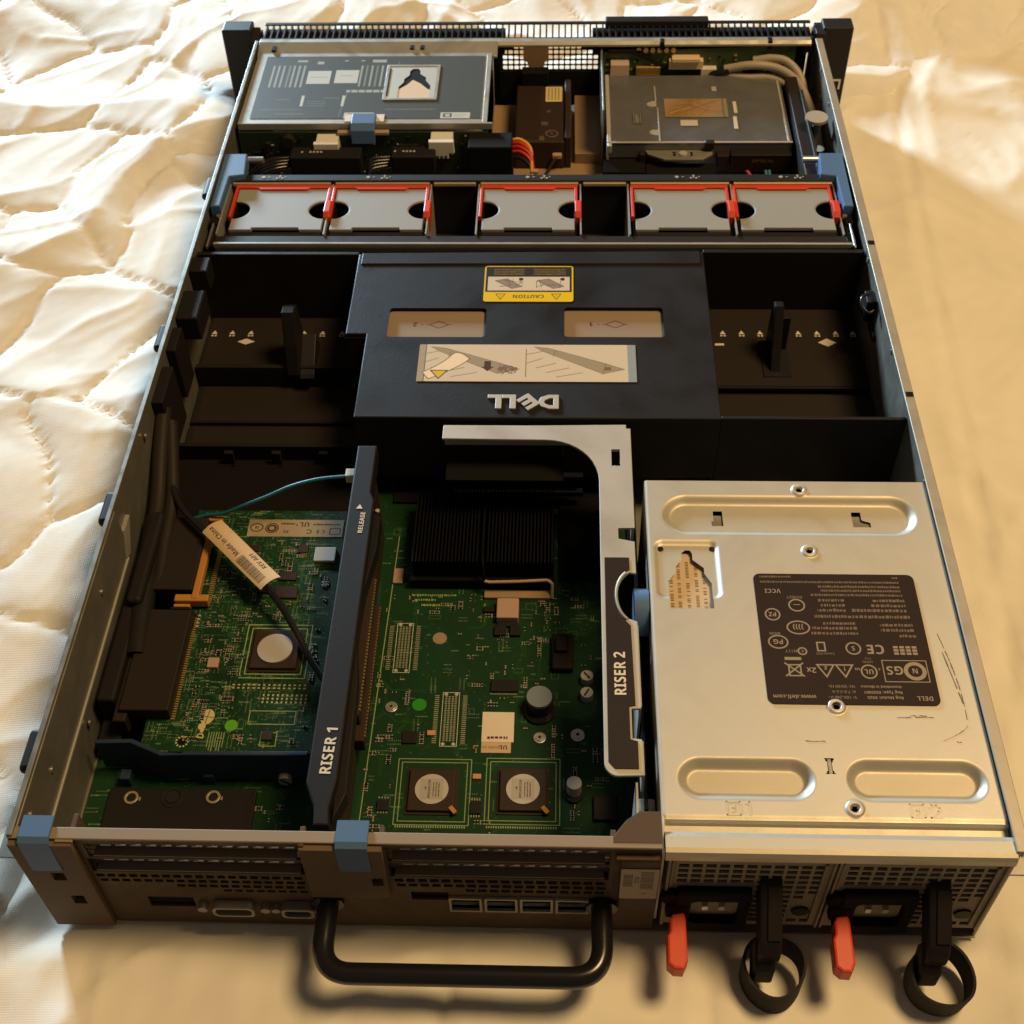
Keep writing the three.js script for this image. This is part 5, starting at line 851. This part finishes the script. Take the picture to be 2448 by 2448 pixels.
// cables over the card
const tealT = thing('teal_wire', 'thin teal wire from the card to the black riser 1 bar', 'wire', [-148, 40, -240]);
part('wire', tealT, M.teal, tube([[-196, 40, -226], [-184, 43, -228], [-172, 46, -227.5], [-158, 52, -229], [-146, 56, -231.5], [-132, 61, -235], [-116, 64, -238], [-96, 66, -239]], 1.0, 60, 8));
part('plug', tealT, M.cream, bx(-100, -94, 63, 69, -242, -236, 0.6));
const tagged = thing('tagged_cable', 'thin black cable with a cream paper tag lying across the controller card', 'cable', [-160, 40, -200]);
{
  part('cable', tagged, M.gloss, tube([[-216, 60, -285], [-209, 52, -256], [-197, 50, -230], [-180, 50, -211], [-160, 50, -193], [-138, 49, -171], [-124, 46, -153], [-111, 40, -132], [-101, 38, -118]], 1.9, 80, 8));
  const tg = print(57, 13.2, 18, (c, w, h) => { c.fillStyle = '#cdb18a'; c.fillRect(0, 0, w, h); c.fillStyle = '#3a2a18'; txt(c, 'Made in China', 41.5, 4.4, 4, { color: '#3a2a18' }); txt(c, 'REV A01', 17, 10.2, 3.8, { color: '#3a2a18' }); barcode(c, 4, 1.4, 22, 5.2, false); });
  const m = sticker('paper_tag', tagged, paper(tg, 0.7), 0, 0, 0, 57, 13.2);
  m.geometry.dispose();
  const g = new THREE.PlaneGeometry(57, 13.2, 20, 8); const p = g.attributes.position; for (let i = 0; i < p.count; i++) p.setZ(i, 1.6 - 0.045 * p.getY(i) * p.getY(i) + 0.3 * Math.sin(p.getX(i) / 9)); g.computeVertexNormals();
  g.rotateX(-PI / 2).rotateY(PI - 0.80).translate(-155, 52.6, -191.5); m.geometry = geo([g], baseOf.get(tagged), true); m.material.side = THREE.DoubleSide;
}
const loom = thing('cable_loom', 'thick dark cables running down inside the left wall beside the controller card', 'cables', [-212, 20, -200]);
each('sheath', loom, M.brown, [tube([[-216, 66, -292], [-214, 56, -262], [-212, 46, -235], [-211, 42, -205], [-208, 40, -175], [-203, 38, -140]], 5, 60, 10), tube([[-211, 62, -285], [-207, 54, -260], [-204, 46, -236], [-203, 42, -205], [-201, 40, -180]], 4.2, 60, 10)]);
part('sleeve', loom, M.black, tube([[-211, 44, -224], [-210, 41, -195], [-207, 40, -165], [-203, 39, -130]], 6.4, 40, 12));

const font = await new FontLoader().loadAsync('fonts/droid/droid_sans_bold.typeface.json');
// flat letters lying on a surface, running away from the viewer; size is the capital height
function letters(name, parent, mat, s, x, y, z, size, len, tilt = 0) {
  const g = new TextGeometry(s, { font, size, depth: 0.12, curveSegments: 5, bevelEnabled: false }); g.computeBoundingBox();
  const b = g.boundingBox, k = len / (b.max.x - b.min.x);
  g.translate(-(b.min.x + b.max.x) / 2, -(b.min.y + b.max.y) / 2, 0); g.scale(k, 1, 1);
  g.rotateX(-PI / 2).rotateY(PI / 2 + tilt).translate(x, y, z);
  return part(name, parent, mat, g);
}
// ---------------------------------------------------------------- riser 1
const r1 = thing('riser_bar', 'long black plastic bar lettered RISER 1 across the open board bay', 'riser', [-84, 12, -130]);
{
  const bar = part('bar', r1, M.black, [plan([[-92.4, -247.6], [-81.4, -247.6], [-81.4, -212], [-79, -206], [-79, -34], [-81, -20], [-80, -11], [-87, -11], [-88, -20], [-93, -32]], 70, 82, [], 0.9), plan([[-81, -204], [-75.6, -199], [-75.4, -178], [-79, -150], [-80, -120], [-76.4, -92], [-75, -30], [-80, -16]], 66, 76, [], 0.8)]);
  letters('lettering', r1, M.cream, 'RISER 1', -84.6, 82.05, -49, 5.2, 24.5, -0.03);
  letters('lettering', r1, M.cream, 'RELEASE', -84.2, 82.05, -189.6, 2.5, 14.6, -0.02);
  part('arrow_mark', r1, M.cream, plan([[-88.2, -199.4], [-86.4, -202.6], [-84.6, -199.4]], 82.05, 82.25));
  part('riser_board', r1, M.icBrown, [bx(-84, -82.4, 14, 70, -236, -20), bx(-82.4, -77, 24, 34, -172, -84, 0.8), bx(-82.4, -77, 48, 58, -172, -84, 0.8), bx(-92, -84, 14, 40, -22, -9)]);
  const pn = []; for (let k = 0; k < 40; k++) pn.push(bx(-77.2, -76.6, 56.6, 57.8, -170 + k * 2.1, -169 + k * 2.1), bx(-77.2, -76.6, 32, 33.4, -170 + k * 2.1, -169 + k * 2.1));
  part('slot_contact', r1, M.gold, pn, { kind: 'stuff' });
  part('latch_pin', r1, M.silver, cyl(-77.4, 76.4, -203, 1.2, 1, 'y', 12));
}
// ---------------------------------------------------------------- riser 2
const r2 = thing('riser_bracket', 'bright sheet metal bracket with dark strip lettered RISER 2 and round blue button', 'riser bracket', [50, 12, -150]);
{
  const o = [[-45, -263.4], [59.4, -265.4], [59.4, -262.4], [61.8, -262.2], [61.8, -187.6], [53, -187.4], [53, -180], [58.6, -178.6], [61.4, -178], [61.4, -156.4], [57.6, -157]];
  for (let i = 0; i <= 14; i++) { const a = PI / 2 + 0.55 + (PI - 1.1) * i / 14; o.push([60.6 + 9.2 * Math.cos(a), -141.4 - 16 * Math.sin(a)]); }
  o.push([61, -125.6], [61, -74.4], [56.4, -74.2], [56.4, -58], [60.8, -57.4], [60.8, -38.4], [49, -38]);
  for (let i = 0; i <= 8; i++) { const a = PI / 2 * i / 8; o.push([49 - 6 * Math.sin(a), -38 - 7 * (1 - Math.cos(a))]); }
  o.push([43.2, -168], [43.4, -222]);
  for (let i = 0; i <= 10; i++) { const a = PI / 2 * i / 10; o.push([43.4 - 30 * (1 - Math.cos(a)), -222 - 31 * Math.sin(a)]); }
  o.push([-45, -253.6]);
  part('plate', r2, std(0.46, 0.435, 0.39, 0.68, 0.3, { roughnessMap: smudgeWide }), [plan(o, 80.4, 82, [[[50.2, -246], [55.6, -246], [55.6, -232.6], [50.2, -232.6]]], 0.3), bx(60.2, 61.6, 40, 81, -262, -190), bx(60.2, 61.4, 30, 81, -124, -76), bx(-45, 59, 66, 81, -265.2, -264.2), bx(60.2, 61.4, 66, 81, -57, -39)]);
  // dark strip
  const s = [[45.4, -166.6], [58, -166.6], [58.2, -158.4]];
  for (let i = 0; i <= 12; i++) { const a = PI / 2 + 0.62 + (PI - 1.24) * i / 12; s.push([60.6 + 11 * Math.cos(a), -141.4 - 18 * Math.sin(a)]); }
  s.push([57.6, -122.6], [58.4, -75.6], [55.4, -75], [55.4, -57], [58.8, -56], [58.8, -41.4], [48, -41.4], [45, -45]);
  part('dark_strip', r2, dull(0.026, 0.015, 0.009, 0.5, 0.3), plan(s, 81.9, 82.5));
  part('arc_rib', r2, M.zinc, tube(Array.from({ length: 13 }, (_, i) => { const a = PI / 2 + 0.5 + (PI - 1.0) * i / 12; return [60.8 + 10 * Math.cos(a), 82.4, -141.4 - 17 * Math.sin(a)]; }), 0.9, 40, 6));
  letters('lettering', r2, std(0.66, 0.56, 0.42, 0.6), 'RISER 2', 51.4, 82.5, -94, 5.6, 25, 0);
  part('blue_button', r2, M.blue, [cyl(64.4, 70, -140, 12.5, 6, 'x', 48), cyl(64.4, 70, -140, 12.5, 1.4, 'x', 48).translate(-3.6, 0, 0)]); part('button_grip', r2, M.ear, [bx(66, 68, 63, 79.4, -146, -134, 0.8)]);
  part('slot_peg', r2, M.cream, [cyl(52.4, 74, -235, 2, 8, 'y', 14)]);
  part('riser_card', r2, M.blackSoft, [bx(61.8, 63.4, 14, 66, -232, -30), bx(-44, 24, 58, 60, -262, -242, 0.4)]);
  part('rear_foot', r2, M.zinc, [bx(59, 66, 60, 61.4, -38, -22, 0.3), bx(66, 67, 40, 61, -38, -22, 0.3), bx(57, 58.2, 20, 80, -36, -20, 0.3)]);
}

for (const l of [ceilingLamp]) { l.shadow.mapSize?.set(2048, 2048); }
renderer.render(scene, camera);
